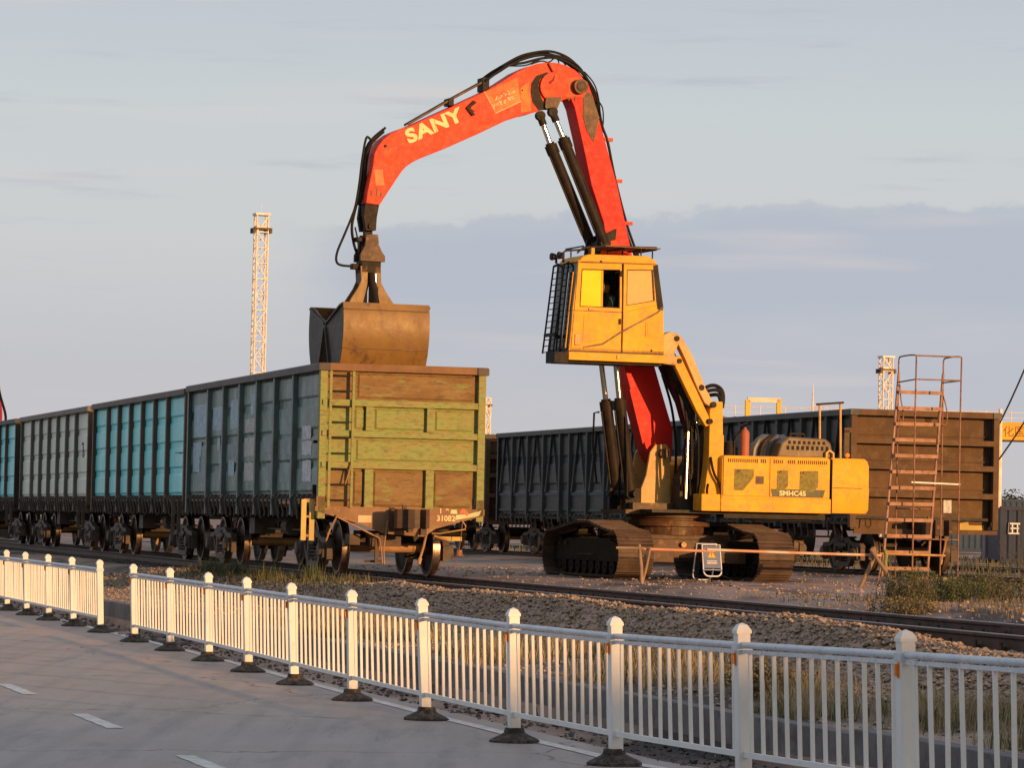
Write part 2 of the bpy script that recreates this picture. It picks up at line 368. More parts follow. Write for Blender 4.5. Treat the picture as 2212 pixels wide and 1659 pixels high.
# low concrete retaining wall behind the fence, cast in lengths
wall = empty('retaining_wall', T(8.86, 30, 0), TH); tag(wall, 'low grey concrete retaining wall along the verge behind the white fence', 'wall')
L0 = 14.
k = 0
while L0 < 118:
    r0 = (rise(L0+1.5)*.5 if L0 < 25 else 0)
    MB().bb(-.11, .05, L0-30, L0-30+2.985, -.05, .338+r0+random.uniform(-.006, .006)).build('wall_panel', M_conc, wall, bevel=.008 if L0 < 60 else 0)
    L0 += 3.0; k += 1

# ------------------------------------------------------------------ railway tracks
def rail_poly(h=.165):
    b = .065
    return [(-b, 0), (b, 0), (b, .012), (.014, .03), (.009, .12), (.036, .135), (.036, h-.006), (.026, h), (-.026, h), (-.036, h-.006), (-.036, .135), (-.009, .12), (-.014, .03), (-b, .012)]
SLEEP = MB().add([(-1.3, -.12, 0), (1.3, -.12, 0), (1.3, .12, 0), (-1.3, .12, 0), (-1.3, -.09, .14), (1.3, -.09, .14), (1.3, .09, .14), (-1.3, .09, .14)], [(3, 2, 1, 0), (4, 5, 6, 7), (0, 1, 5, 4), (1, 2, 6, 5), (2, 3, 7, 6), (3, 0, 4, 7)]).mesh('sleeper')
FAST = MB().bb(-.10, -.045, -.06, .06, 0, .05).bb(.045, .10, -.06, .06, 0, .05).tube((-.075, 0, .04), (-.075, 0, .09), .018, 6).tube((.075, 0, .04), (.075, 0, .09), .018, 6).mesh('rail_fastener')
def track(latc, La, Lb, offs, zt, n_sleep0, n_sleep1, gauge=1.52):
    e = empty('railway_track', T(latc, 0, 0), TH); tag(e, kind='structure')
    h = .165; prof = rail_poly(h)
    pts = []; L_ = La
    while L_ <= Lb: pts.append(L_); L_ += 2. if L_ < 130 else 40
    for s in (-1, 1):
        b = MB(); hd = MB()
        for L_ in pts:
            for x, z in prof: b.v.append((s*gauge/2+s*.036+x+offs(L_), L_, zt-h-.0015+z))
            for x, z in ((-.029, -.004), (-.026, 0), (.026, 0), (.029, -.004)): hd.v.append((s*gauge/2+s*.036+x+offs(L_), L_, zt+z+.001))
        n = len(prof)
        for i in range(len(pts)-1):
            for k in range(n): b.f.append((i*n+k, i*n+(k+1) % n, (i+1)*n+(k+1) % n, (i+1)*n+k))
            for k in range(3): hd.f.append((i*4+k, i*4+k+1, (i+1)*4+k+1, (i+1)*4+k))
        r_ = b.build('rail', M_rail, e, smooth=30); hd.build('running_surface', M_railt, r_)
        if latc < 20:
            jb = MB().prism([(-.03, .03), (.0, .03), (.0, .13), (-.03, .13)], 'y', 33.6, 34.4)
            jb.build('joint_bar', M_rail, e, loc=(s*gauge/2+s*.036-.01, 0, zt-h))
    for i in range(n_sleep0, n_sleep1):
        L_ = i*.6
        sl_ = put('sleeper', SLEEP, M_sleep, e, loc=(offs(L_)+random.uniform(-.02, .02), L_, zt-h-.135), rot=(0, 0, random.uniform(-.006, .006)))
        if L_ < 70:
            for s in (-1, 1): put('rail_fastener', FAST, M_rail, sl_, loc=(s*(gauge/2+.036), 0, .137))
    return e
track(TR1, 12, 900, off, RAIL, 40, 240)
LAT2 = 26.17; W2 = 3.32; TR2 = LAT2+W2/2
track(TR2, 20, 900, lambda L_: 0, .85, 75, 190)
track(TR2+7.5, 20, 900, lambda L_: 0, .86, 70, 170)

# ballast stones and grit (real lumps of rock, uncountable)
def stones(name, n, fn, mat_, smin, smax, seed):
    rg = np.random.RandomState(seed)
    base = np.array([(0, 0, 1), (.94, 0, .33), (-.47, .82, .33), (-.47, -.82, .33), (.5, .85, -.3), (.5, -.85, -.3), (-.98, 0, -.3)], float)
    fc = [(0, 1, 2), (0, 2, 3), (0, 3, 1), (1, 4, 2), (2, 4, 6), (2, 6, 3), (3, 6, 5), (3, 5, 1), (1, 5, 4)]
    V = []; Fc = []; 
    for i in range(n):
        la, L_, dz = fn(rg)
        s = smin+(smax-smin)*rg.rand()**2.2
        p = base*(s*(.6+.7*rg.rand(7, 3)))
        a = rg.rand()*6.28; c_, s_ = math.cos(a), math.sin(a)
        p = np.stack([p[:, 0]*c_-p[:, 1]*s_, p[:, 0]*s_+p[:, 1]*c_, p[:, 2]*.75], 1)
        tl = rg.uniform(-.6, .6); ct, st_ = math.cos(tl), math.sin(tl)
        p = np.stack([p[:, 0], p[:, 1]*ct-p[:, 2]*st_, p[:, 1]*st_+p[:, 2]*ct], 1)
        o_ = T(la, L_, gz(la, L_)+dz+s*.25); V.append(p+np.array(o_)); b = i*7
        Fc += [(x+b, y+b, z+b) for x, y, z in fc]
    V = np.concatenate(V); me = bpy.data.meshes.new(name); me.from_pydata(V.tolist(), [], Fc); me.update()
    return tag(put(name, me, mat_), kind='stuff')
def near_bank(r):
    L_ = 20+52*r.rand()**1.25; la = 10.2+2.6*r.rand()**.75; return la, L_, r.rand()*.02
stones('ballast', 36000, near_bank, M_stone, .014, .044, 1)
stones('ballast', 12000, lambda r: (12.4+3.6*r.rand(), 22+60*r.rand(), 0), M_stoned, .014, .04, 2)
stones('verge_stones', 6500, lambda r: (9.0+2.2*r.rand(), 18+50*r.rand(), 0), M_stone, .008, .035, 3)
stones('roadside_grit', 2600, lambda r: (8.02+.8*r.rand(), 18+55*r.rand()**1.3, 0), M_stoned, .008, .035, 4)
stones('yard_grit', 4200, lambda r: (15.8+12*r.rand()**1.5, 28+45*r.rand(), 0), M_stone, .01, .04, 5)

# ------------------------------------------------------------------ railway wagons
def wheel_mb():
    b = MB(); b.lathe([(.06, -.09), (.10, -.09), (.11, -.02), (.36, -.035), (.40, -.065), (.455, -.065)], (0, 0, 0), 'x', 28)
    b.lathe([(.49, -.062), (.49, -.04), (.462, -.030), (.457, .065), (.40, .065), (.36, .02), (.12, .03), (.10, .10), (.0, .10)], (0, 0, 0), 'x', 28)
    return b.mesh('wheel', 35)
WHEEL = wheel_mb()
TREAD = MB().lathe([(.455, -.066), (.492, -.064), (.492, -.042), (.464, -.031), (.459, .066), (.44, .066)], (0, 0, 0), 'x', 36).mesh('tread', 50)
AXLE = MB().tube((-.72, 0, 0), (.72, 0, 0), .085, 16).tube((-1.12, 0, 0), (-.72, 0, 0), .065, 12).tube((.72, 0, 0), (1.12, 0, 0), .065, 12).mesh('axle', 40)
def sideframe_mb():
    b = MB()
    b.prism([(-1.16, .50), (-1.10, .60), (-.70, .62), (-.42, .72), (.42, .72), (.70, .62), (1.10, .60), (1.16, .50), (.78, .50), (.46, .60), (-.46, .60), (-.78, .50)], 'x', -.06, .06)
    b.prism([(-.80, .50), (-.66, .50), (-.36, .20), (.36, .20), (.66, .50), (.80, .50), (.42, .10), (-.42, .10)], 'x', -.055, .055)
    for s in (-1, 1):
        b.prism([(s*.36, .20), (s*.46, .20), (s*.50, .60), (s*.38, .60)], 'x', -.05, .05)
        b.bb(-.10, .11, s*.925-.15, s*.925+.15, .27, .52)                       # axle box
        b.lathe([(0, .17), (.11, .165), (.13, .13), (.13, .09)], (0, s*.925, .40), 'x', 14)
        b.bb(-.05, .05, s*.925-.22, s*.925-.16, .24, .56); b.bb(-.05, .05, s*.925+.16, s*.925+.22, .24, .56)
    for y in (-.24, -.08, .08, .24):
        for k in range(5): b.lathe([(.045, 0), (.07, .02), (.045, .04)], (0, y, .22+k*.065), 'z', 8)
    b.bb(-.09, .09, -.34, .34, .53, .60)
    return b.mesh('side_frame', 30)
SFRAME = sideframe_mb()
BOL = MB().bb(-1.1, 1.1, -.17, .17, .48, .66).bb(-.3, .3, -.25, .25, .62, .74)
for s in (-1, 1):
    BOL.bb(-.9, .9, s*.44-.05, s*.44+.05, .38, .46); BOL.bb(-.85, -.68, s*.43-.05, s*.43+.05, .26, .58); BOL.bb(.68, .85, s*.43-.05, s*.43+.05, .26, .58)
BOL = BOL.mesh('bogie')
def coupler_mb():
    b = MB()                                                           # y = 0 at the end sill, protrudes towards -y
    b.bb(-.20, .20, -.12, .06, -.20, .14); b.bb(-.09, .09, -.42, -.1, -.10, .06)
    b.prism([(-.22, -.42), (-.20, -.56), (-.06, -.60), (-.05, -.72), (.06, -.74), (.08, -.58), (.20, -.56), (.26, -.70), (.33, -.66), (.28, -.42), (.10, -.36), (-.12, -.36)], 'z', -.17, .15)
    b.bb(-.03, .05, -.66, -.5, -.24, -.17); b.bb(.20, .30, -.6, -.44, -.28, -.17); b.bb(-.05, .02, -.3, -.24, .05, .22)
    return b.mesh('coupler')
COUP = coupler_mb()
HOSE = MB().path([(.0, .0, .05), (0, -.12, .06), (-.02, -.22, -.06), (-.08, -.27, -.3), (-.14, -.28, -.50)], .022, 8).path([(-.14, -.28, -.50), (-.16, -.29, -.60)], [.036, .03], 8).mesh('brake_hose', 40)
HOOK = MB().path([(.02, 0, .03), (-.05, 0, .05), (-.09, 0, -.02), (-.075, 0, -.14), (-.04, .02, -.25), (-.05, .03, -.33)], .020, 6).bb(-.06, .03, -.045, .045, -.01, .07).mesh('hatch_lock', 40)
MESHC = {}
def cached(key, fn):
    if key not in MESHC: MESHC[key] = fn()
    return MESHC[key]
def pressed_panel(w, h, rows, depth=.035):
    """plate in the y-z plane with pressed horizontal swages, outside towards -x"""
    b = MB(); ys = [0, .06, .12, w-.12, w-.06, w]; zs = [0.0]
    for k in range(rows):
        z0 = h*(k+.5)/rows; q = h/rows
        zs += [z0-q*.40, z0-q*.32, z0+q*.32, z0+q*.40]
    zs.append(h); zs = sorted(set(zs))
    def dep(i, j):
        if i in (0, 1, 4, 5) : return 0
        k = (j-1) % 4
        return -depth if (0 < j < len(zs)-1 and k in (1, 2)) else 0
    for j, z in enumerate(zs):
        for i, y in enumerate(ys): b.v.append((dep(i, j), y, z))
    for j in range(len(zs)-1):
        for i in range(5): b.f.append((j*6+i, j*6+i+1, (j+1)*6+i+1, (j+1)*6+i))
    b.bb(.004, .01, 0, w, 0, h)
    return b.mesh('side_panel')
def bogie(parent, x, y):
    bo = put('bogie', BOL, M_dark, parent, loc=(x, y, 0))
    for s in (-1, 1):
        put('side_frame', SFRAME, M_sf, bo, loc=(s*1.02, 0, 0), rot=(0, 0, 0 if s > 0 else math.pi))
        put('axle', AXLE, M_tan if (parent.name == 'gondola_wagon' and y < 5 and s < 0) else M_axle, bo, loc=(0, s*.925, .458))
        for q in (-1, 1):
            put('wheel', WHEEL, M_wheel, bo, loc=(q*.79, s*.925, .458), rot=(0, 0, 0 if q > 0 else math.pi))
            put('wheel_tread', TREAD, M_tread if parent.location.x < 2 else M_wheel, bo, loc=(q*.79, s*.925, .458), rot=(0, 0, 0 if q > 0 else math.pi))
    return bo
M_sf = mat('bogie_casting', (.085, .066, .055), (.13, .10, .08), 4, .6, rust=(.22, .13, .09), rust_amt=.25, rust_sc=5)

def gondola(name, lat, L, label, group, mp_, mr, mc, me_, len_=12.7, W_=2.88, top=3.55, zb=1.32, zr=.98, ribs=(2.3, 3.94, 5.58, 7.22, 8.86, 10.5), vribs=False, rail=RAIL, far=False, mchend=None):
    g = empty(name, T(lat, L, rail), TH); tag(g, label, 'freight wagon', group)
    st = [0.0]+list(ribs)+[len_]
    mchend = mchend or mc
    # floor and frame
    MB().bb(.16, W_-.16, .12, len_-.12, 1.12, 1.18).build('floor', M_dark, g)
    MB().bb(W_/2-.25, W_/2+.25, .1, len_-.1, .86, 1.12).bb(.25, .5, .3, len_-.3, .98, 1.12).bb(W_-.5, W_-.25, .3, len_-.3, .98, 1.12).build('centre_sill', M_dark, g)
    cs = MB()
    for y in st[1:-1]: cs.bb(.14, W_-.14, y-.07, y+.07, .92, 1.12)
    cs.build('crossmember', M_dark, g)
    # brake gear under the floor
    MB().lathe([(0, 0), (.17, .02), (.17, .5), (.0, .52)], (W_/2-.7, len_*.42, .78), 'y', 14).bb(W_/2-1.0, W_/2-.6, len_*.6, len_*.6+.5, .62, .95).tube((W_/2-.75, 2, .72), (W_/2-.75, len_-2, .72), .02, 6).build('brake_gear', M_sf, g)
    for side in (0, 1):
        sx = 1 if side == 0 else -1; x0 = .10 if side == 0 else W_-.10
        for i in range(len(st)-1):
            a, b_ = st[i]+.02, st[i+1]-.02; w = round(b_-a, 3)
            me = cached(('pan', w, zb, top, vribs), lambda: pressed_panel(w, top-.08-zb, 4 if not vribs else 3, .022))
            o = put('side_panel', me, mp_, g, loc=(x0, a if side == 0 else b_, zb), rot=(0, 0, 0 if side == 0 else math.pi))
            if vribs and side == 0 and w > 1.0:
                c_ = w/2; H_ = top-.1-zb
                vb = MB()
                for s in (-1, 1):
                    vb.add([(.0, c_+s*.06, H_-.02), (.0, c_+s*(c_-.1), .62), (.0, c_+s*(c_-.3), .62), (-.07, c_+s*.05, H_-.02), (-.07, c_+s*(c_-.14), .62), (-.07, c_+s*(c_-.24), .62)], [(0, 1, 2), (3, 5, 4), (0, 3, 4, 1), (1, 4, 5, 2), (2, 5, 3, 0)])
                vb.bb(-.05, 0, .12, w-.12, .52, .60).bb(-.05, 0, .12, w-.12, .10, .17)
                me2 = cached(('vr', w), lambda: vb.mesh('pressed_stiffener'))
                put('pressed_stiffener', me2, mp_, g, loc=(x0-.003, a, zb))
        rb = cached(('rib', zr, top), lambda: MB().prism([(.12, -.12), (.015, -.075), (0, -.06), (0, .06), (.015, .075), (.12, .12)], 'z', zr, top-.10).mesh('side_rib'))
        for y in st[1:-1]:
            put('side_rib', rb, mr, g, loc=(0 if side == 0 else W_, y, 0), rot=(0, 0, 0 if side == 0 else math.pi))
        MB().bb(0, .10*1, 0, .0, 0, 0)
        # bottom rail of the side with its row of hatch locks
        MB().bb(x0-.03*sx, x0+.05*sx, .03, len_-.03, zb-.10, zb+.0).build('side_sill', mr, g)
        if side == 0 or not far:
            y = .45; i = 0
            while y < len_-.3:
                if all(abs(y-q) > .16 for q in st):
                    put('hatch_lock', HOOK, M_sf, g, loc=(.06 if side == 0 else W_-.06, y, zb-.04), rot=(0, 0, 0 if side == 0 else math.pi))
                y += .41
        # top chord
        MB().prism([(x0-.14*sx, top-.13), (x0-.14*sx, top-.02), (x0-.12*sx, top), (x0+.06*sx, top), (x0+.06*sx, top-.13)], 'y', -.04 if not mchend is mc else -.02, len_+.02).build('top_chord', mc, g, bevel=.006)
    for y, s in ((0, 1), (len_, -1)):
        yy = y
        def Y(d): return yy+s*d
        ee = me_ if y == 0 else mr
        for x in (0.0, W_-.13):
            MB().bb(x, x+.13, Y(0), Y(.13), .93 if y == 0 else zr, top-.12).build('corner_post', ee, g, bevel=.008)
        MB().bb(.02, W_-.02, Y(-.02), Y(.14), top-.125, top+.002).build('end_chord', mchend, g, bevel=.008)
    return g, st

W1 = dict(
    panel=mat('teal_side_panel', (.185, .30, .275), (.105, .165, .150), 2.2, .36, rust=(.20, .30, .32), rust_amt=.20, rust_sc=2.4, streak=.35, dirt=(.05, .045, .04), dirt_amt=.3, bump=.014, bsc=2.5),
    rib=mat('teal_side_rib', (.075, .115, .115), (.05, .075, .072), 2.2, .38, rust=(.10, .075, .06), rust_amt=.2, rust_sc=5),
    chord=mat('dark_brown_chord', (.060, .050, .047), (.09, .07, .062), 2, .5),
    end=mat('yellow_green_end', (.24, .31, .10), (.28, .27, .10), 2.2, .6, rust=(.26, .15, .055), rust_amt=.26, rust_sc=3.4, streak=3.2, dirt=(.16, .14, .065), dirt_amt=.34, bump=.006, bsc=6))
M_w1rust = mat('orange_brown_rusty_end', (.25, .165, .07), (.20, .12, .05), 1.6, .65, rust=(.22, .23, .085), rust_amt=.34, rust_sc=2.8, streak=3.2, dirt=(.12, .07, .04), dirt_amt=.3, bump=.006, bsc=6)
M_w1chord = mat('rusty_end_chord', (.24, .135, .065), (.19, .10, .05), 2, .6)
GRP1 = 'open freight wagons on the near track'
w1, st1 = gondola('gondola_wagon', 12.54, 58.15, 'nearest open wagon, teal side and yellow-green end, being loaded by the grab', GRP1, W1['panel'], W1['rib'], W1['chord'], W1['end'], mchend=M_w1chord)
TR_X = TR1-12.54
def dress(g, len_=12.7, W_=2.88, b0=2.02, cx=None, hoses=True):
    cx = W_/2 if cx is None else cx
    bogie(g, cx, b0); bogie(g, cx, len_-b0)
    put('coupler', COUP, M_cpl, g, loc=(W_/2, -.02, .97)); put('coupler', COUP, M_cpl, g, loc=(W_/2, len_+.02, .97), rot=(0, 0, math.pi))
    put('brake_hose', HOSE, M_tan, g, loc=(W_/2+.42, 0, .80)); put('brake_hose', HOSE, M_tan, g, loc=(W_/2-.42, len_, .80), rot=(0, 0, math.pi))
M_cpl = mat('coupler_casting', (.10, .055, .035), (.06, .04, .03), 4, .5, rust=(.26, .14, .07), rust_amt=.25, rust_sc=6)
dress(w1)
# --- the near end wall of the first wagon
E1 = w1; K = RAIL
def ez(zabs): return zabs-K
panels = [(4.225, 3.745, M_w1rust), (3.635, 3.225, W1['end']), (3.115, 2.695, W1['end']), (2.585, 1.93, M_w1rust)]
for zt, zbm, mm in panels:
    b = MB(); b.bb(.13, 2.75, .10, .125, ez(zbm)-.06, ez(zt)+.06)
    b.build('end_panel', mm, E1)
    # raised pressing with a thin border on each panel, split between the stiffeners
    cuts = [(.66, 2.68)] if zt in (4.225, 3.115) else [(.62, .80), (.97, 1.84), (2.02, 2.68)]
    for a, c in cuts:
        zz0, zz1 = ez(zbm)+.03, ez(zt)-.03
        p = MB().add([(a, .10, zz0), (c, .10, zz0), (c, .10, zz1), (a, .10, zz1), (a+.03, .078, zz0+.03), (c-.03, .078, zz0+.03), (c-.03, .078, zz1-.03), (a+.03, .078, zz1-.03)], [(4, 5, 6, 7), (0, 1, 5, 4), (1, 2, 6, 5), (2, 3, 7, 6), (3, 0, 4, 7)])
        if zt == 4.225 or zt == 3.115:
            zm = (zz0+zz1)/2
            p.bb(a+.02, c-.02, .070, .079, zm-.006, zm+.006)
        p.build('panel_pressing', mm, E1)
for z in (3.69, 3.17, 2.64):
    MB().bb(.04, 2.80, 0.01, .10, ez(z)-.055, ez(z)+.055).build('end_beam', W1['end'], E1, bevel=.008)
    MB().bb(.045, .10, -.03, .01, ez(z)-.045, ez(z)+.045).build('beam_stub', W1['end'], E1, bevel=.004)
for a, c, z0, z1 in ((.80, .93, 3.228, 3.633), (1.86, 1.99, 3.228, 3.633), (.80, .95, 1.84, 2.583), (1.86, 2.0, 1.84, 2.583)):
    MB().bb(a, c, 0.012, .10, ez(z0), ez(z1)).build('end_stiffener', W1['end'], E1, bevel=.006)
# deep end sill, lower in the middle
M_sill = mat('tan_end_sill', (.27, .155, .085), (.21, .12, .065), 1.8, .6, rust=(.26, .13, .07), rust_amt=.25, rust_sc=4, dirt=(.36, .23, .13), dirt_amt=.25)
MB().prism([(-.04, ez(1.94)), (2.90, ez(1.94)), (2.90, ez(1.84)), (2.05, ez(1.60)), (1.85, ez(1.46)), (1.15, ez(1.50)), (.78, ez(1.64)), (-.04, ez(1.86))], 'y', .0, .045).build('end_sill', M_sill, E1)
MB().bb(-.02, .13, .0, .03, ez(1.94), ez(2.1)).bb(2.75, 2.88, .0, .03, ez(1.94), ez(2.1)).build('gusset', M_sill, E1)
MB().bb(.70, .93, -.006, 0, ez(1.68), ez(1.80)).build('data_plate', mat('cream_plate', (.62, .50, .30), (.55, .42, .25), 3, .6), E1)
# ladder on the end wall
ld = MB()
for x in (.175, .565): ld.bb(x-.022, x+.022, -.05, -.012, ez(1.93), ez(4.22))
ld.build('ladder_rail', W1['end'], E1)
for k in range(9):
    z = 2.05+k*.262
    MB().tube((.19, -.03, ez(z)), (.55, -.03, ez(z)), .011, 6).build('ladder_rung', M_blk, E1)
for x, z0, z1 in ((.455, 2.3, 2.66),): MB().path([(x, -.02, ez(z0)), (x+.07, -.05, ez(z1-.1)), (x+.09, -.02, ez(z1))], .014, 6).build('grab_handle', M_tan, E1)
# corner step irons hanging at the left
for x in (-.24, -.10): MB().bb(x, x+.085, .16, .19, ez(1.36), ez(2.05)).build('step_upright', mat('step_yellow', (.62, .46, .14), (.5, .36, .12), 3, .5), E1)
MB().bb(-.24, -.015, .165, .185, ez(1.42), ez(1.46)).bb(-.24, -.015, .165, .185, ez(1.74), ez(1.78)).bb(-.20, .1, .166, .186, ez(2.0), ez(2.06)).build('step', M_tan, E1)
# uncoupling lever, pipes and rods under the sill
MB().path([(.34, -.05, ez(1.80)), (.30, -.08, ez(1.74)), (.20, -.10, ez(1.55)), (.14, -.10, ez(1.36))], .014, 6).path([(.34, -.06, ez(1.76)), (1.06, -.08, ez(1.42)), (1.10, -.08, ez(1.20)), (1.12, -.08, ez(1.0))], .015, 6).path([(1.2, -.05, ez(1.72)), (1.16, -.12, ez(1.52)), (1.13, -.1, ez(1.25)), (1.15, -.1, ez(.98))], .014, 6).build('uncoupling_lever', M_tan, E1, smooth=40)
MB().path([(1.98, -.02, ez(1.52)), (2.1, -.05, ez(1.52)), (2.55, -.06, ez(1.60)), (2.56, -.04, ez(1.66)), (2.50, -.04, ez(1.74))], .015, 6).path([(2.02, .0, ez(1.48)), (2.3, .05, ez(1.40))], .02, 6).build('pull_rod', M_tan, E1, smooth=40)
MB().path([(2.50, -.06, ez(1.72)), (2.47, -.07, ez(1.4)), (2.45, -.07, ez(1.26))], .006, 5).lathe([(.0, .12), (.05, .11), (.07, .02), (.11, 0)], (2.45, -.07, ez(1.14)), 'z', 10).path([(2.44, -.07, ez(1.14)), (2.36, -.06, ez(.95)), (2.3, -.02, ez(.84))], .005, 5).build('hanging_lantern_hook', M_lrust, E1)
MB().bb(.95, 1.5, .2, .5, ez(1.28), ez(1.52)).bb(.62, .80, .25, .6, ez(1.3), ez(1.48)).bb(1.0, 1.06, -.03, .02, ez(1.0), ez(1.5)).tube((.85, .1, ez(1.03)), (1.15, .1, ez(1.03)), .02, 6).build('brake_beam', M_cpl, E1)
MB().bb(2.10, 2.55, .15, .22, ez(1.40), ez(1.47)).build('air_pipe', mat('pipe_yellow', (.55, .38, .08), (.45, .3, .08), 3, .5), E1)
# stencilled marks
def text_mesh(body, size, extrude=.0015, bold=0.0, shear=0.0, sx=1.0, space=1.0):
    cu = bpy.data.curves.new('lettering', 'FONT'); cu.body = body; cu.size = size; cu.extrude = extrude; cu.offset = bold; cu.shear = shear; cu.space_character = space
    o = bpy.data.objects.new('tmp', cu); COL.objects.link(o)
    dg = bpy.context.evaluated_depsgraph_get(); me = bpy.data.meshes.new_from_object(o.evaluated_get(dg)); me.name = 'lettering'
    bpy.data.objects.remove(o)
    if sx != 1.0: me.transform(Matrix.Diagonal((sx, 1, 1, 1)))
    me.materials.clear(); return me
M_stencil = mat('stencil_cream', (.80, .66, .36), (.66, .5, .26), 14, .6, thr=(.45, .55))
M_ltpaint = mat('pale_green_paint', (.62, .66, .36), (.5, .5, .3), 6, .6)
put('number_lettering', text_mesh('31082', .13, bold=.004), M_stencil, E1, loc=(2.06, -.004, ez(1.735)), rot=(R(90), 0, 0))
put('number_lettering', text_mesh('1  9', .11, bold=.004), M_stencil, E1, loc=(2.10, -.004, ez(1.865)), rot=(R(90), 0, 0))
MB().add([(2.38, -.003, ez(1.755)), (2.80, -.003, ez(1.83)), (2.84, -.003, ez(1.925)), (2.62, -.003, ez(1.86)), (2.5, -.003, ez(1.85)), (2.40, -.003, ez(1.84))], [(0, 1, 2, 3, 4, 5)]).add([(2.30, -.004, ez(1.86)), (2.42, -.004, ez(1.86)), (2.41, -.004, ez(1.93)), (2.31, -.004, ez(1.93))], [(0, 1, 2, 3)]).build('paint_patch', M_ltpaint, E1)
MB().add([(2.46, -.006, ez(1.86)), (2.52, -.006, ez(1.88)), (2.60, -.006, ez(1.82)), (2.61, -.006, ez(1.88)), (2.56, -.006, ez(1.93)), (2.51, -.006, ez(1.95)), (2.47, -.006, ez(1.91))], [(0, 1, 2, 3, 4, 5, 6)]).build('red_emblem', mat('emblem_orange_red', (.8, .18, .08), (.7, .15, .07), 6, .5), E1)
# faded repaint patches on the teal side
M_pb = mat('pale_blue_patch', (.32, .53, .68), (.24, .42, .54), 3, .4, dirt=(.15, .21, .21), dirt_amt=.45)
M_pw = mat('grey_white_patch', (.64, .64, .72), (.50, .52, .57), 3, .45, dirt=(.22, .26, .26), dirt_amt=.4)
M_pg = mat('pale_grey_patch', (.46, .47, .44), (.36, .38, .37), 2.5, .45, dirt=(.1, .12, .12), dirt_amt=.3)
M_pc = mat('grey_teal_patch', (.22, .31, .33), (.15, .22, .24), 2.5, .45)
def patch(g, y0, y1, z0, z1, m, x=.073, K_=RAIL, seed=0, name='paint_patch'):
    r = random.Random(seed*17+int(y0*100)); j = lambda a: a+r.uniform(-.014, .014)
    n = 6; pts = []
    for i in range(n): pts.append((j(y0+(y1-y0)*i/n), j(z0)))
    for i in range(n): pts.append((j(y1), j(z0+(z1-z0)*i/n)))
    for i in range(n): pts.append((j(y1-(y1-y0)*i/n), j(z1)))
    for i in range(n): pts.append((j(y0), j(z1-(z1-z0)*i/n)))
    MB().add([(x, a, b-K_) for a, b in pts], [tuple(range(len(pts)))]).build(name, m, g)
for a in [(.95, 1.65, 2.36, 2.72, M_pw), (.95, 1.75, 2.82, 3.05, M_pw), (1.0, 1.75, 3.08, 3.32, M_pw),
          (2.55, 3.6, 2.85, 3.1, M_pc), (2.6, 3.65, 3.2, 3.5, M_pc), (2.7, 3.6, 2.35, 2.7, M_pc),
          (4.3, 5.2, 2.9, 3.2, M_pc), (4.35, 5.25, 2.4, 2.65, M_pc),
          (5.85, 6.9, 2.4, 2.75, M_pg), (5.8, 6.95, 2.85, 3.2, M_pg), (5.8, 6.9, 3.3, 3.55, M_pg), (5.7, 6.4, 3.62, 4.0, M_pb),
          (7.6, 8.4, 3.4, 3.95, M_pb), (7.9, 8.5, 2.5, 2.8, M_pb), (7.5, 8.6, 2.85, 3.1, M_pc),
          (9.1, 10.2, 3.4, 3.85, M_pb), (9.4, 9.7, 3.0, 3.25, M_pb), (9.1, 9.4, 2.45, 2.8, M_pb),
          (10.8, 12.3, 3.3, 3.95, M_pb), (11.4, 12.3, 2.6, 3.2, M_pb), (10.8, 11.6, 2.4, 2.9, M_pc)]:
    patch(w1, *a[:4], a[4], seed=3)
MB().bb(-.03, .11, .3, .36, ez(3.0), ez(3.05)).bb(-.02, .11, .32, .38, ez(2.15), ez(2.3)).build('rope_cleat', M_blk, w1)

cyan = mat('cyan_side_panel', (.20, .80, .84), (.13, .68, .74), 1.6, .33, rust=(.20, .12, .08), rust_amt=.06, rust_sc=3, streak=.4, dirt=(.36, .60, .56), dirt_amt=.25, bump=.012, bsc=2.5)
ribbrown = mat('dark_brown_rib', (.070, .052, .042), (.10, .065, .048), 2, .5)
chordbr = mat('red_brown_chord', (.115, .066, .052), (.085, .06, .05), 1.2, .5)
off2 = .17
def other(L_, dx, *a, **k):
    g, st = gondola('gondola_wagon', 12.54+dx, L_, *a, **k); dress(g); 
    for z in (2.89, 2.37, 1.84): MB().bb(.04, 2.84, .01, .10, z-.055, z+.055).build('end_beam', k.get('endm', a[5]), g)
    MB().bb(.12, 2.76, .1, .12, 1.1, 3.45).build('end_panel', a[5], g); MB().prism([(0, 1.14), (2.88, 1.14), (2.88, 1.04), (1.44, .7), (0, 1.06)], 'y', .0, .045).build('end_sill', a[5], g)
    MB().bb(.12, 2.76, 12.58, 12.6, 1.1, 3.45).build('end_panel', a[5], g)
    for x in (-.2, -.08): MB().bb(x, x+.07, .16, .19, .55, 1.25).build('step_upright', M_sf, g)
    return g
w2 = other(58.15+13.92, .17, 'second wagon of the near train, bright cyan panels between brown ribs', GRP1, cyan, ribbrown, chordbr, ribbrown, far=True)
graygreen = mat('grey_green_side_panel', (.70, .72, .62), (.58, .66, .57), 1.0, .4, rust=(.30, .26, .20), rust_amt=.12, rust_sc=3, streak=.4, dirt=(.66, .63, .58), dirt_amt=.25, bump=.012, bsc=2.5)
ggrib = mat('olive_grey_rib', (.115, .115, .09), (.09, .085, .065), 2, .5)
ggch = mat('grey_brown_chord', (.20, .17, .155), (.15, .13, .115), 2, .55)
w3 = other(58.15+27.84, .25, 'third wagon of the near train, dull grey-green side with olive ribs', GRP1, graygreen, ggrib, ggch, mat('brown_end', (.14, .09, .06), (.10, .065, .05), 2, .6), far=True)
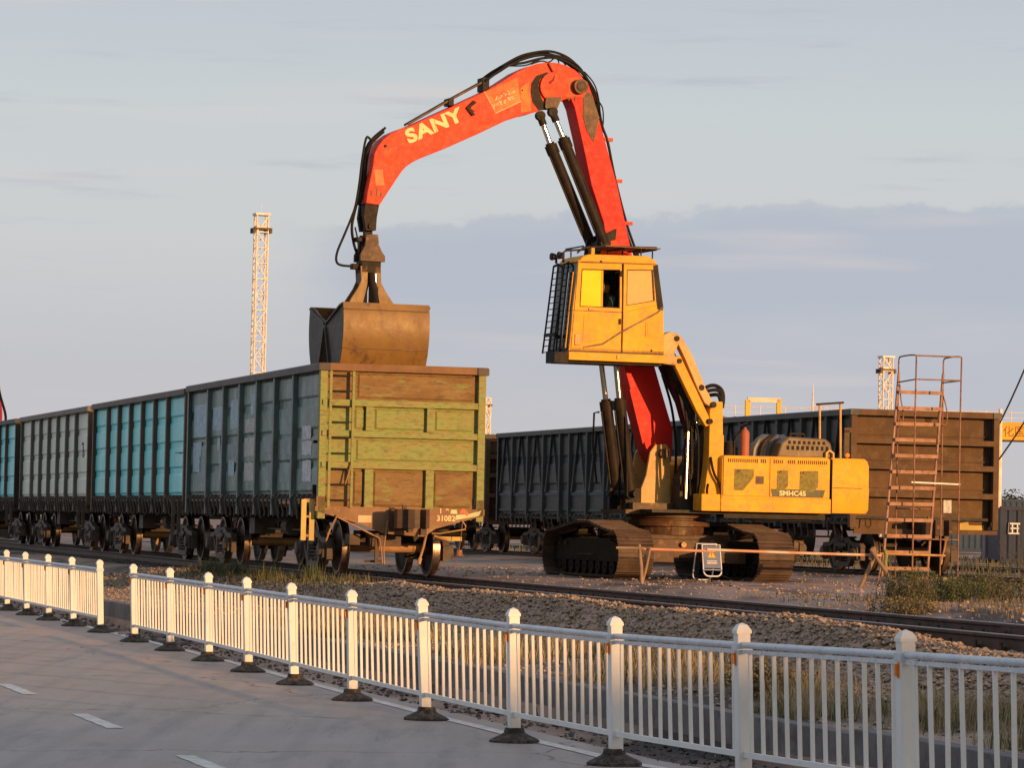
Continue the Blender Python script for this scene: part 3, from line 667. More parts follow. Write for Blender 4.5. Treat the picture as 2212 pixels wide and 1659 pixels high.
w4 = other(58.15+41.76, .27, 'farthest wagon at the left edge, dark frame with cyan panels', GRP1, cyan, ribbrown, mat('grey_black_chord', (.06, .06, .06), (.08, .075, .07), 2, .55), mat('black_brown_end', (.05, .043, .038), (.04, .035, .03), 2, .6), far=True)
for gw, lst in ((w3, [(1.2, 1.35, 3.1, 3.45, M_blk), (1.2, 1.5, 3.42, 3.47, M_blk)]), (w2, [(.5, 1.5, 3.02, 3.04, M_blk)])):
    for a in lst: patch(gw, *a[:4], a[4], seed=5)

# --- second row: dark wagons with pressed V stiffeners
GRP2 = 'dark open wagons on the far track'
blk = mat('blue_black_side', (.030, .033, .037), (.045, .046, .05), 2, .45, rust=(.075, .06, .05), rust_amt=.15, rust_sc=4, dirt=(.10, .105, .11), dirt_amt=.18, bump=.006, bsc=4)
blkr = mat('blue_black_rib', (.022, .023, .026), (.035, .036, .038), 2, .45)
M_bend = mat('brown_olive_end', (.135, .080, .043), (.098, .062, .038), 1.3, .65, rust=(.10, .06, .038), rust_amt=.25, rust_sc=2.2, streak=.8, dirt=(.16, .115, .065), dirt_amt=.3, bump=.008, bsc=4, spec=.12)
R2 = .85
def row2(L_, label, len_):
    n = 8; sp_ = (len_-1.0)/n
    ribs = [round(sp_*(i+1)+(0 if i < 3 else 0), 3) for i in range(3)]+[round(len_/2-.45, 3), round(len_/2+.45, 3)]+[round(len_-sp_*(3-i), 3) for i in range(3)]
    g, st = gondola('gondola_wagon', LAT2, L_, label, GRP2, blk, blkr, mat('slate_chord', (.055, .055, .06), (.075, .07, .068), 2, .5), M_bend, len_=len_, W_=W2, top=3.40, zb=1.10, zr=.92, ribs=ribs, vribs=True, rail=R2, far=True, mchend=M_bend)
    dress(g, len_, W2)
    for z in (2.75, 2.22, 1.64): MB().bb(.05, W2-.04, -.005, .26, z-.06, z+.055).build('end_beam', M_bend, g, bevel=.006); MB().bb(.14, W2-.14, .225, .26, z+.13, z+.15).build('panel_swage', M_bend, g)
    MB().bb(.12, W2-.12, .26, .285, .9, 3.30).build('end_panel', M_bend, g)
    MB().bb(.12, W2-.12, len_-.125, len_-.1, .9, 3.30).build('end_panel', M_bend, g)
    MB().prism([(.10, .92), (W2-.02, .92), (W2-.02, .84), (.10, .80)], 'y', .0, .045).build('end_sill', M_bend, g)
    return g
wa = row2(69.05, 'dark wagon with the brown end wall, behind the rusty access ladder', 13.4)
wb = row2(69.05+14.6, 'dark wagon on the far track seen between the green wagon and the lifting cylinders', 13.7)
wc = row2(69.05+29.5, 'farthest dark wagon, only its corner showing behind the yellow-green wagon end', 13.4)
MB().add([(1.72, .25, 3.27), (1.92, .25, 3.27), (1.80, .25, 3.10)], [(0, 1, 2)]).build('torn_notch', M_blk, wa)
MB().add([(2.56, .255, 1.07), (2.75, .255, 1.10), (2.76, .255, 1.03), (3.1, .255, 1.03), (3.1, .255, .93), (2.56, .255, .93)], [(0, 1, 2, 3, 4, 5)]).build('paint_patch', mat('yellow_patch', (.55, .42, .12), (.45, .34, .1), 3, .6), wa)
MB().bb(2.18, 2.36, .245, .255, 1.28, 1.56).build('data_plate', M_pw, wa)
MB().path([(.34, -.01, 1.14), (.34, -.03, .98), (.40, -.03, .93), (.46, -.03, .98), (.46, -.01, 1.14)], .014, 6).build('grab_handle', M_blk, wa)
MB().bb(-.16, -.05, -.03, .0, 2.45, 2.95).bb(-.16, .02, -.03, 0, 2.9, 3.0).build('marker_bracket', M_bend, wa)
MB().lathe([(0, -.03), (.05, -.02), (.06, .02), (.05, .05), (0, .05)], (-.10, -.05, 2.42), 'y', 12).build('marker_lamp', M_amber, wa, smooth=40)

# ------------------------------------------------------------------ material handler (excavator) beside the near track
PHI = R(20.5); EXC = Vector((2.89, 64.5, YARD))
ex = empty('excavator', EXC, math.pi+PHI)
tag(ex, 'tracked grab excavator with raised yellow cab and orange-red arm between the two trains', 'excavator')
rel = TH-(math.pi+PHI)                        # undercarriage stands parallel to the rails
uc = MB().bb(-.95, .95, -.62, .62, .46, .80).bb(-1.0, -.35, -1.5, 1.5, .30, .52).bb(.35, 1.0, -1.5, 1.5, .30, .52).lathe([(.0, .78), (.66, .78), (.66, .96), (.0, .96)], (0, 0, 0), 'z', 32)
uc.prism([(-1.15, .38), (1.15, .38), (.75, .72), (-.75, .72)], 'y', -.75, .75)
UO = (0.0, .17, 0)
chassis = uc.build('chassis_frame', M_brn, ex, rot=(0, 0, rel), bevel=.015)
MB().lathe([(0, .95), (.76, .95), (.76, 1.05), (.70, 1.06), (.70, 1.10), (.78, 1.10), (.78, 1.19), (0, 1.19)], (0, 0, 0), 'z', 36).build('slewing_ring', M_brn, ex, smooth=40)
MB().lathe([(0, -.02), (.05, -.02), (.05, 0)], (.05, -.80, .62), 'y', 12).build('tow_eye', M_yel2, chassis)
# crawler tracks: closed loop of separate shoes
def loop_pts():
    pts = []; r = .37; yb = 2.03
    def arc(cy, cz, a0, a1, n, r=r):
        for i in range(n+1):
            a = R(a0+(a1-a0)*i/n); pts.append((cy+r*math.cos(a), cz+r*math.sin(a)))
    arc(-yb, .44, 262, 110, 10, .40); pts.append((-1.55, .86)); pts.append((-1.0, .93)); pts.append((-.55, .99)); pts.append((0.3, .99)); pts.append((.9, .93)); pts.append((1.55, .86))
    arc(yb, .44, 70, -82, 10, .40)
    return pts
LP = loop_pts()
def resample(pts, step):
    seg = []; n = len(pts); tot = 0
    for i in range(n):
        a = Vector(pts[i]); b = Vector(pts[(i+1) % n]); seg.append((a, b, (b-a).length)); tot += (b-a).length
    m = round(tot/step); st_ = tot/m; out_ = []; i = 0; acc = 0
    for k in range(m):
        d = k*st_
        while acc+seg[i][2] < d: acc += seg[i][2]; i += 1
        a, b, l = seg[i]; t = (d-acc)/l; out_.append((a.lerp(b, t), (b-a).normalized()))
    return out_
SHOE = MB().bb(-.325, .325, -.098, .098, -.012, .012).bb(-.325, .325, -.085, -.070, .012, .045).bb(-.325, .325, -.015, 0, .012, .040).bb(-.325, .325, .065, .08, .012, .040).bb(-.1, -.05, -.1, .1, -.08, -.012).bb(.05, .1, -.1, .1, -.08, -.012).mesh('track_shoe')
def crawler(xo):
    b = MB()
    b.prism([(-2.0, .30), (2.0, .30), (2.0, .58), (1.3, .70), (-1.3, .70), (-2.0, .58)], 'x', -.16, .16)
    for q in (-2.03, 2.03):
        b.lathe([(.05, -.12), (.33, -.12), (.33, -.04), (.37, -.03), (.37, .03), (.33, .04), (.33, .12), (.05, .12)], (0, q, .44), 'x', 24)
    for i in range(8): b.lathe([(.03, -.16), (.14, -.16), (.14, .16), (.03, .16)], (0, -1.5+i*.43, .20), 'x', 14)
    for q in (-.6, .75): b.lathe([(.03, -.14), (.09, -.14), (.09, .14), (.03, .14)], (0, q, .84), 'x', 12)
    ax = Matrix.Rotation(rel, 3, 'Z') @ Vector((xo, UO[1], 0))
    tr_ = b.build('crawler_track', M_blk, ex, loc=ax, rot=(0, 0, rel), smooth=35)
    for p, d in resample(LP, .205):
        a = math.atan2(d.y, d.x)
        # outward normal of the loop is to the left of travel or right: shoes grow outwards
        o = put('track_shoe', SHOE, M_track, tr_, loc=(0, p.x, p.y), rot=(a+math.pi if False else a, 0, 0))
        nrm = Vector((-d.y, d.x)); cen = Vector((0, .5))
        if nrm.dot(p-cen) < 0: o.rotation_euler = (a+math.pi, 0, 0)
    MB().tube((-.17, 1.35, .60), (-.20, 1.35, .60), .035, 8).tube((-.17, 1.75, .60), (-.19, 1.75, .60), .03, 8).bb(-.18, -.165, -.4, .5, .40, .43).build('grease_fitting', M_brn, tr_)
crawler(-1.30); crawler(1.30)

# deck and engine house
dk = MB().bb(-2.60, .80, -1.15, 1.15, 1.19, 1.245)
dk.build('deck_frame', M_dark, ex)
MB().bb(-2.5, -.5, 1.05, 1.38, 1.12, 1.19).tube((-2.3, 1.2, 1.10), (-1.0, 1.2, 1.12), .03, 6).build('belly_plate', M_blk, ex)
hs = MB().prism([(-2.57, 1.25), (-.42, 1.25), (-.42, 2.20), (-.48, 2.24), (-2.50, 2.25), (-2.57, 2.22)], 'y', -1.42, 1.42)
hs.build('engine_housing', M_yel, ex, bevel=.03)
MB().prism([(-2.575, 1.235), (-.40, 1.235), (-.40, 1.46), (-2.575, 1.50)], 'y', 1.40, 1.455).build('lower_skirt', M_yel, ex, bevel=.012)
MB().bb(-.40, -.03, 1.05, 1.44, 1.235, 1.54).build('step_box', M_yel, ex, bevel=.015)
MB().bb(-.40, -.10, -1.42, -.5, 1.235, 2.1).build('fuel_tank', M_yel, ex, bevel=.03)
for a, c in ((-1.335, -.45), (-2.55, -1.365)):
    d = MB().bb(a, c, 1.42, 1.438, 1.52, 2.215).build('side_door', M_yel, ex, bevel=.006)
    # top louvres
    x = a+.06
    while x < c-.08:
        if random.random() < .86: MB().bb(x, x+.020, 1.4385, 1.441, 2.12, 2.185).build('louvre_slot', M_blk, d)
        x += .04
M_mesh = mat('perforated_mesh', (.24, .20, .045), (.17, .14, .035), 16, .6, thr=(.44, .56))
for a, c, t in ((-1.0, -.70, 0), (-1.72, -1.50, 1), (-2.32, -1.95, 1)):
    if t == 0: poly = [(-.66, 2.0), (-1.04, 2.0), (-1.04, 1.86), (-.84, 1.62), (-.66, 1.62)]
    else: poly = [(c, 1.62), (c, 1.90), (c-.08, 2.0), (a, 2.0), (a, 1.72), (a+.10, 1.62)]
    MB().prism(poly, 'y', 1.4385, 1.4435).build('mesh_window', M_mesh, ex)
    for k in range(5):
        u = a-.0+.02; 
        MB().bb(c-.02-k*.028, c-.008-k*.028, 1.4445, 1.447, 1.93+.012*k, 1.99).build('perforation', M_blk, ex) if k < 3 else None
MB().bb(-1.24, -1.08, 1.4385, 1.446, 1.74, 1.88).bb(-1.20, -1.12, 1.446, 1.462, 1.79, 1.83).build('door_latch', M_brn, ex, bevel=.004)
MB().prism([(-2.42, 1.52), (-1.42, 1.52), (-1.38, 1.66), (-2.46, 1.66)], 'y', 1.4385, 1.443).build('model_plate', mat('olive_plate', (.10, .11, .045), (.08, .085, .04), 3, .5), ex)
M_letter = mat('cream_lettering', (.82, .68, .34), (.72, .58, .28), 3, .5)
# faces +w side, text runs from front (left in view) to rear
put('model_lettering', text_mesh('SMHC45', .125, bold=.004, sx=1.15), M_letter, ex, loc=(-1.55, 1.4445, 1.545), rot=(R(90), 0, math.pi))
# counterweight with rounded rear corners
cw = []
for a in range(0, 91, 15): cw.append((-3.26-.16*math.sin(R(a))-.0, 1.44-.30+.30*math.cos(R(a))))
cwp = [(-2.60, 1.44)]+cw+[(-3.55, .7), (-3.62, 0), (-3.55, -.7)]+[(x, -y) for x, y in cw[::-1]]+[(-2.60, -1.44)]
cwm = MB(); n = len(cwp)
rings = [(1.25, .96), (1.32, 1.0), (1.70, 1.012), (1.72, 1.004), (2.10, 1.0), (2.20, .97), (2.245, .92)]
for z, s_ in rings:
    for x, y in cwp: cwm.v.append((-2.6+(x+2.6)*s_, y*(1 if s_ > .99 else s_*.5+.5), z))
for i in range(len(rings)-1):
    for k in range(n): cwm.f.append((i*n+k, i*n+(k+1) % n, (i+1)*n+(k+1) % n, (i+1)*n+k))
cwm.f.append(tuple(range(n))); cwm.f.append(tuple(range((len(rings)-1)*n, len(rings)*n)))
cwo = cwm.build('counterweight', M_yel, ex, smooth=35)
MB().path([(-2.68, 1.0, 2.22), (-2.68, 1.0, 2.34), (-2.74, 1.0, 2.39), (-2.82, 1.0, 2.34), (-2.82, 1.0, 2.22)], .028, 6).build('lifting_eye', M_yel2, cwo, smooth=40)
for z0, z1 in ((2.04, 2.06), (1.955, 1.96)): pass
MB().bb(-3.20, -2.62, 1.445, 1.449, 1.70, 1.712).build('casting_seam', M_brn, cwo)
MB().bb(-2.60, -2.585, -1.4, 1.446, 1.25, 2.22).build('panel_gap', M_blk, ex)
# engine bonnet hood, perforated, black
hd = MB().prism([(-1.72, 2.24), (-2.86, 2.24), (-2.80, 2.52), (-2.70, 2.60), (-1.95, 2.62), (-1.80, 2.50)], 'y', -.45, .95)
hoodo = hd.build('engine_hood', mat('sooty_brown_hood', (.13, .09, .05), (.20, .14, .08), 3, .45, rust=(.2, .15, .08), rust_amt=.2), ex, bevel=.03)
for k in range(9): MB().bb(-1.96-k*.098, -1.905-k*.098, .95, .954, 2.385, 2.46).build('hood_opening', M_hose, hoodo)
for k in range(8): MB().bb(-1.99-k*.098, -1.935-k*.098, .95, .954, 2.49, 2.55).build('hood_opening', M_hose, hoodo)
MB().path([(-2.02, .8, 2.60), (-2.04, .8, 2.68), (-2.32, .8, 2.68), (-2.34, .8, 2.60)], .02, 6).build('hood_handle', M_blk, hoodo)
M_grysh = mat('grey_painted_duct', (.13, .135, .15), (.08, .085, .09), 2, .35)
for k in range(3):
    MB().path([(-1.42-k*.14, .55, 2.24), (-1.44-k*.14, .55, 2.40), (-1.52-k*.14, .55, 2.55), (-1.64-k*.14, .52, 2.61), (-1.9-k*.1, .4, 2.61)], .058, 8).build('intake_duct', M_grysh if k != 1 else M_blk, ex, smooth=40)
MB().lathe([(0, 0), (.085, .0), (.085, .42), (.06, .48), (.03, .50), (.03, .53), (0, .53)], (-1.16, .75, 2.24), 'z', 16).build('fire_extinguisher', mat('faded_red_cylinder', (.45, .14, .085), (.38, .12, .08), 3, .5), ex, smooth=40)
MB().path([(-1.16, .75, 2.76), (-1.06, .78, 2.80), (-1.20, .78, 2.86)], .014, 5).path([(-.98, .7, 2.24), (-.98, .7, 2.5), (-1.05, .7, 2.66), (-1.12, .74, 2.74)], .02, 6).lathe([(0, 0), (.10, 0), (.12, .1), (.09, .26), (0, .28)], (-.92, .6, 2.24), 'z', 10).build('filter_and_lines', M_blk, ex, smooth=40)
# rear guard rail
MB().path([(-2.74, .6, 2.24), (-2.72, .6, 3.24)], .022, 8).path([(-3.16, .6, 2.24), (-3.14, .6, 3.27)], .022, 8).build('guard_post', M_yel2, ex, smooth=40)
MB().bar((-2.66, .6, 3.24), (-3.20, .6, 3.29), .05, .04).build('guard_rail', M_blk, ex)

# boom
BW = .225
boom = MB().prism([(.05, 2.12), (.03, 2.7), (.20, 3.19), (.44, 3.91), (.91, 5.89), (1.22, 7.09), (1.48, 7.91), (1.72, 8.66), (1.84, 8.94), (2.04, 9.02), (2.19, 8.92), (2.20, 8.70), (2.08, 8.45), (1.93, 7.89), (1.72, 7.06), (1.47, 6.40), (1.38, 5.90), (1.02, 3.85), (.56, 2.36), (.40, 2.10), (.22, 2.02)], 'y', -BW, BW).build('boom', M_redd, ex, bevel=.012)
MB().tube((.30, -.50, 2.26), (.30, .50, 2.26), .085, 16).build('boom_foot_pin', M_brn, ex, smooth=40)
# stiffener straps and pads on the boom side
MB().prism([(1.60, 8.30), (1.76, 8.72), (1.92, 8.80), (1.92, 8.3), (1.84, 8.05), (1.70, 7.85)], 'y', BW, BW+.012).build('head_plate', M_brn, ex)
MB().prism([(.62, 2.42), (.90, 3.4), (.82, 3.42), (.52, 2.6)], 'y', BW, BW+.008).build('side_doubler', M_redd, ex)
# brackets carrying the boom foot and the lift cylinders
for w0, w1_, nm in ((.31, .37, 0), (-.37, -.31, 1)):
    MB().prism([(.86, 1.235), (.80, 1.40), (.70, 1.60), (.60, 1.86), (.53, 2.28), (.43, 2.42), (.22, 2.43), (.14, 2.34), (.10, 1.235)], 'y', w0, w1_).build('boom_bracket', M_yel2, ex, bevel=.01)
MB().bb(.10, .80, -.30, .30, 1.235, 1.45).bb(.3, 1.08, -.6, .6, 1.16, 1.235).bb(-.1, .95, .30, .62, 1.235, 1.36).build('bracket_base', M_brn, ex)
MB().tube((.88, -.62, 1.52), (.88, .62, 1.52), .07, 12).bb(.70, 1.0, .36, .40, 1.2, 1.62).bb(.70, 1.0, -.40, -.36, 1.2, 1.62).build('cylinder_pin', M_blk, ex)
def cyl(name, foot, neck, rodend, rb, rr, w):
    F_ = Vector((foot[0], w, foot[1])); N_ = Vector((neck[0], w, neck[1])); E_ = Vector((rodend[0], w, rodend[1])); d = (N_-F_).normalized()
    c = MB().tube(F_, N_, rb, 18).tube(N_-d*.16, N_+d*.02, rb*1.18, 18).tube(N_+d*.02, N_+d*.06, rb*.85, 14).path([F_+Vector((rb*1.15, .02, 0))+d*.2, N_-d*.2+Vector((rb*1.15, .02, 0)), N_-d*.12+Vector((rb*.7, .02, 0))], .018, 6)
    c.lathe([(.0, -.07), (.10, -.07), (.10, .07), (.0, .07)], F_, 'y', 16)
    o = c.build(name, M_blk, ex, smooth=40)
    MB().tube(N_, E_, rr, 16).build('piston_rod', M_chrome, o, smooth=40)
    e = (E_-N_).normalized()
    MB().lathe([(.0, -.06), (.085, -.06), (.085, .06), (0, .06)], E_, 'y', 16).tube(E_-e*.18, E_, rr*1.4, 12).build('rod_eye', M_blk, o, smooth=40)
cyl('boom_cylinder', (.83, 1.50), (1.09, 3.18), (1.34, 4.85), .105, .052, -.42)
cyl('boom_cylinder', (.92, 1.52), (1.17, 3.18), (1.38, 4.85), .105, .052, .42)
MB().tube((1.36, -.5, 4.85), (1.36, .5, 4.85), .06, 12).build('boom_cylinder_pin', M_blk, ex)
MB().path([(1.22, -.42, 3.0), (1.32, -.42, 2.98), (1.33, -.42, 2.4), (1.24, -.42, 1.7)], .02, 6).path([(1.02, .5, 1.55), (1.06, .55, 2.2), (1.1, .55, 2.9)], .018, 6).path([(1.0, .1, 1.3), (1.05, .2, 2.0), (.98, .3, 2.8), (1.1, .3, 3.4)], .022, 6).build('cylinder_hose', M_hose, ex, smooth=40)
cyl('arm_cylinder', (1.46, 6.02), (2.30, 7.80), (2.52, 8.34), .098, .050, -.36)
cyl('arm_cylinder', (1.50, 6.02), (2.33, 7.84), (2.56, 8.33), .098, .050, .36)
MB().tube((1.48, -.44, 6.02), (1.48, .44, 6.02), .07, 12).prism([(1.30, 5.62), (1.64, 5.85), (1.60, 6.12), (1.44, 6.20), (1.24, 6.3)], 'y', .24, .29).prism([(1.30, 5.62), (1.64, 5.85), (1.60, 6.12), (1.44, 6.20), (1.24, 6.3)], 'y', -.29, -.24).build('arm_cylinder_bracket', M_blk, ex)
MB().prism([(1.02, 5.72), (1.60, 5.72), (1.46, 6.06), (1.24, 6.10)], 'y', .225, .30).build('orange_hinge_plate', M_red, ex, bevel=.01)
MB().lathe([(0, 0), (.10, 0), (.10, .03), (.05, .035), (0, .03)], (1.32, .30, 5.87), 'y', 18).build('hinge_boss', M_red, ex, smooth=40)

# arm (stick)
AW = .24
armo = MB().prism([(5.99, 6.52), (5.97, 6.72), (5.88, 7.19), (5.86, 7.40), (5.80, 7.53), (5.70, 7.67), (5.55, 7.79), (5.38, 7.87), (5.2, 7.94), (4.4, 8.34), (3.79, 8.65), (3.5, 8.83), (3.21, 9.03), (2.99, 9.14), (2.82, 9.20), (2.65, 9.235), (2.5, 9.24), (2.39, 9.23), (2.25, 9.20), (2.10, 9.14), (1.97, 9.04), (1.87, 8.90), (1.84, 8.76), (1.92, 8.64), (2.05, 8.62), (2.24, 8.60), (2.44, 8.52), (2.51, 8.44), (2.63, 8.40), (2.97, 8.28), (3.03, 8.27), (3.42, 8.13), (3.9, 7.88), (4.54, 7.57), (5.0, 7.37), (5.15, 7.29), (5.27, 7.20), (5.34, 7.12), (5.46, 6.94), (5.74, 6.50)], 'y', -AW, AW).build('arm', M_red, ex, bevel=.012)
# round boss plate and a flat dark crescent beside it
bp = [(2.50+.275*math.cos(R(a)), 8.79+.275*math.sin(R(a))) for a in range(0, 360, 15)]
MB().prism(bp, 'y', AW, AW+.05).build('boss_plate', M_red, ex, bevel=.006, smooth=30)
cr_ = [(2.66, 9.06), (2.60, 9.03), (2.70, 9.0), (2.79, 8.92), (2.82, 8.80), (2.79, 8.66), (2.72, 8.52), (2.62, 8.38), (2.80, 8.36), (2.92, 8.50), (2.96, 8.68), (2.95, 8.84), (2.86, 8.98)]
MB().prism([(a-.02, b) for a, b in cr_], 'y', AW+.001, AW+.012).build('dark_crescent', M_blk, ex)
MB().prism([(2.36, 8.62), (2.66, 8.60), (2.68, 8.42), (2.56, 8.30), (2.46, 8.36)], 'y', AW+.051, AW+.062).build('cylinder_eye_plate', M_brn, ex)
MB().path([(2.62, AW+.03, 9.22), (2.55, AW+.03, 9.10), (2.50, AW+.03, 9.03), (2.53, AW+.055, 8.92), (2.60, AW+.055, 8.86)], .018, 6).build('arm_grease_line', mat('dark_red_line', (.25, .02, .02), (.2, .02, .02), 3, .5), ex, smooth=40)
MB().tube((2.01, -.36, 8.83), (2.01, .36, 8.83), .135, 22).lathe([(.0, 0), (.09, 0), (.09, .02), (.05, .03), (0, .03)], (2.01, .36, 8.83), 'y', 18).build('arm_pivot_pin', M_brn, ex, smooth=40)
MB().bb(-.05, .05, 0, .02, -.05, .05).build('side_bracket', M_red, ex, loc=(4.02, AW+.012, 8.33), rot=(0, R(-28), 0))
MB().prism([(3.98, 8.42), (4.10, 8.32), (4.00, 8.20), (4.05, 8.18), (4.17, 8.32), (4.03, 8.46)], 'y', AW+.001, AW+.05).build('side_lug', M_blk, ex)
MB().prism([(3.82, 8.62), (3.20, 8.93), (3.13, 8.50), (3.60, 8.26)], 'y', AW+.001, AW+.006).build('faded_sticker', mat('faded_orange_sticker', (.72, .10, .03), (.74, .22, .05), 3.4, .5), ex)
# scratched white characters on the sticker
rr = random.Random(5); sk = MB()
for row, (u0, z0, n_) in enumerate(((3.58, 8.52, 5), (3.66, 8.38, 6))):
    for i in range(n_):
        cu_ = u0-i*.075; cz = z0+i*.037
        for k in range(3):
            a = rr.uniform(0, 3.1); l = rr.uniform(.018, .035); dx, dz = l*math.cos(a), l*math.sin(a)
            ox, oz = cu_+rr.uniform(-.018, .018), cz+rr.uniform(-.025, .025)
            sk.bar((ox-dx, AW+.0085, oz-dz), (ox+dx, AW+.0085, oz+dz), .017, .003, up=(0, 1, 0))
sk.build('scratched_lettering', mat('chalky_lettering', (.88, .66, .46), (.8, .45, .25), 9, .6), ex)
MB().prism([(3.84, 8.635), (3.60, 8.25), (3.12, 8.495), (3.125, 8.51), (3.60, 8.27), (3.825, 8.635)], 'y', AW+.0065, AW+.0085).build('sticker_border', mat('sticker_border_peach', (.88, .50, .30), (.84, .4, .22), 9, .6), ex)
MB().prism([(5.86, 7.12), (5.70, 7.13), (5.66, 6.86), (5.82, 6.84)], 'y', AW+.001, AW+.005).build('data_plate', mat('tan_plate', (.55, .22, .08), (.45, .18, .07), 5, .5), ex)
MB().lathe([(0, 0), (.028, 0), (.028, .01), (0, .01)], (5.66, AW, 7.55), 'y', 12).lathe([(0, 0), (.015, 0), (.015, .01), (0, .01)], (3.1, AW, 8.7), 'y', 10).build('bolt_head', M_blk, ex)
# S A N Y in heavy slanted block letters on the arm
def glyph(c):
    t = .30
    if c == 'S': return [[(0, 1), (1, 1), (1, .80), (.30, .80), (.30, .61), (1, .61), (1, 0), (0, 0), (0, .20), (.70, .20), (.70, .40), (0, .40)]]
    if c == 'A': return [[(0, 0), (.36, 1), (.70, 1), (1.06, 0), (.76, 0), (.70, .17), (.36, .17), (.30, 0)], None, [(.43, .38), (.63, .38), (.53, .70)]]
    if c == 'N': return [[(0, 0), (0, 1), (.28, 1), (.72, .42), (.72, 1), (1, 1), (1, 0), (.72, 0), (.28, .58), (.28, 0)]]
    if c == 'Y': return [[(-.06, 1), (.26, 1), (.50, .62), (.74, 1), (1.06, 1), (.64, .40), (.64, 0), (.36, 0), (.36, .40)]]
sany = Vector((5.28, 7.645)); sdir = Vector((-math.cos(R(25.5)), math.sin(R(25.5)))); sup = Vector((.18, .983))
H_ = .24; wd = .265
lt = put('lettering', text_mesh('SANY', .335, bold=.014, sx=1.26, extrude=.002, space=1.08), mat('cream_arm_lettering', (.88, .72, .34), (.80, .60, .28), 5, .5), ex)
lt.matrix_local = Matrix.Translation((5.22, AW+.003, 7.625)) @ Matrix.Rotation(math.pi, 4, 'Z') @ Matrix.Rotation(R(90), 4, 'X') @ Matrix.Rotation(R(25.5), 4, 'Z')
# weld seams, doubler plates and scuffs on the arm side
for q in ([(4.78, 8.13), (4.62, 7.55)], [(3.30, 8.95), (3.16, 8.24)], [(3.02, 9.11), (2.98, 8.60)]):
    MB().bar((q[0][0], AW+.002, q[0][1]), (q[1][0], AW+.002, q[1][1]), .013, .006, up=(0, 1, 0)).build('weld_seam', M_redw, ex)
MB().prism([(2.34, 8.93), (2.20, 8.98), (2.06, 9.02), (1.90, 8.90), (1.88, 8.74), (2.02, 8.66), (2.26, 8.63), (2.36, 8.72)], 'y', AW+.001, AW+.010).build('pivot_doubler', M_redw, ex, bevel=.003)
MB().prism([(2.98, 8.86), (3.14, 8.74), (3.12, 8.30), (2.92, 8.34)], 'y', AW+.001, AW+.004).build('scuffed_patch', mat('scuffed_orange', (.80, .20, .03), (.55, .13, .03), 5, .5, thr=(.45, .55)), ex)
for k, (u0, z0_, l) in enumerate(((2.08, 8.66, .10), (2.20, 8.62, .06), (2.42, 8.50, .08), (5.80, 6.78, .16), (5.90, 6.74, .12), (5.72, 6.72, .10))):
    MB().prism([(u0-.02, z0_), (u0+.02, z0_+.01), (u0+.012, z0_-l*.6), (u0, z0_-l), (u0-.014, z0_-l*.5)], 'y', AW+.0005, AW+.003).build('grease_run', M_brn, ex)
# arm tip
MB().prism([(5.99, 6.53), (5.73, 6.52), (5.77, 6.28), (5.78, 6.05), (5.97, 6.04), (6.02, 6.28)], 'y', -.20, -.10).prism([(5.99, 6.53), (5.73, 6.52), (5.77, 6.28), (5.78, 6.05), (5.97, 6.04), (6.02, 6.28)], 'y', .10, .20).bb(5.78, 5.98, -.10, .10, 6.3, 6.5).build('arm_tip_fork', M_blk, ex, bevel=.008)
# hoses and pipes along the arm and boom
def hosepts(pts, w): return [(u, w, z) for u, z in pts]
def smoothp(pts, n=5):
    out_ = []; P_ = [Vector(p) for p in pts]
    for i in range(len(P_)-1):
        p0, p1, p2, p3 = P_[max(i-1, 0)], P_[i], P_[i+1], P_[min(i+2, len(P_)-1)]
        for k in range(n):
            t = k/n; out_.append(.5*((2*p1)+(p2-p0)*t+(2*p0-5*p1+4*p2-p3)*t*t+(3*p1-p0-3*p2+p3)*t**3))
    out_.append(P_[-1]); return out_
for w in (-.10, .10):
    MB().path(hosepts([(5.2, 7.98), (4.42, 8.46), (3.72, 8.87)], w), .022, 8).build('arm_pipe', M_brn, ex, smooth=40)
for c_ in (MB().bb(4.36, 4.45, -.14, .14, 8.36, 8.49), MB().bb(3.70, 3.82, -.15, .15, 8.66, 8.90)): c_.build('pipe_clamp', M_blk, ex)
top = [(3.78, 8.85), (3.55, 9.03), (3.35, 9.16), (3.05, 9.30), (2.72, 9.40), (2.45, 9.42), (2.15, 9.33), (1.90, 9.16), (1.72, 8.92), (1.62, 8.62), (1.52, 8.2), (1.42, 7.9), (1.24, 7.2), (1.02, 6.5), (.86, 6.05), (.72, 5.75)]
for i, w in enumerate((-.18, -.09, 0, .09, .18)):
    k = [(.0, .0), (.03, .02), (-.02, .05), (.05, -.03), (.0, -.09)][i]
    p = [(u+k[0]*math.sin(j*1.3+i), w+.02*math.sin(j*2+i), z+k[1]*(1 if 2 < j < 9 else .2)) for j, (u, z) in enumerate(top)]
    MB().path(smoothp(p), .024, 7).build('hydraulic_hose', M_hose, ex, smooth=60)
for i, p in enumerate(([(3.4, .1, 9.14), (3.05, .15, 9.16), (2.85, .2, 9.24), (2.6, .1, 9.36), (2.44, .1, 9.40)], [(2.9, .1, 9.2), (2.7, .12, 9.27), (2.55, .12, 9.26), (2.40, .1, 9.40)], [(2.40, .05, 9.40), (2.36, .1, 9.28), (2.38, .12, 9.22)],
     [(2.35, .05, 9.38), (2.24, .08, 9.26), (2.20, .1, 9.16)], [(2.2, .05, 9.13), (2.02, .1, 9.12), (1.86, .12, 8.98), (1.80, .15, 8.75), (1.70, .1, 8.55)], [(1.9, .2, 9.12), (1.72, .25, 8.9), (1.60, .2, 8.6), (1.56, .2, 8.2)], [(1.62, .1, 8.66), (1.50, .12, 8.5), (1.48, .12, 8.2), (1.52, .1, 8.05)])):
    MB().path(smoothp(p), .013, 6).build('hydraulic_hose', M_hose, ex, smooth=60)
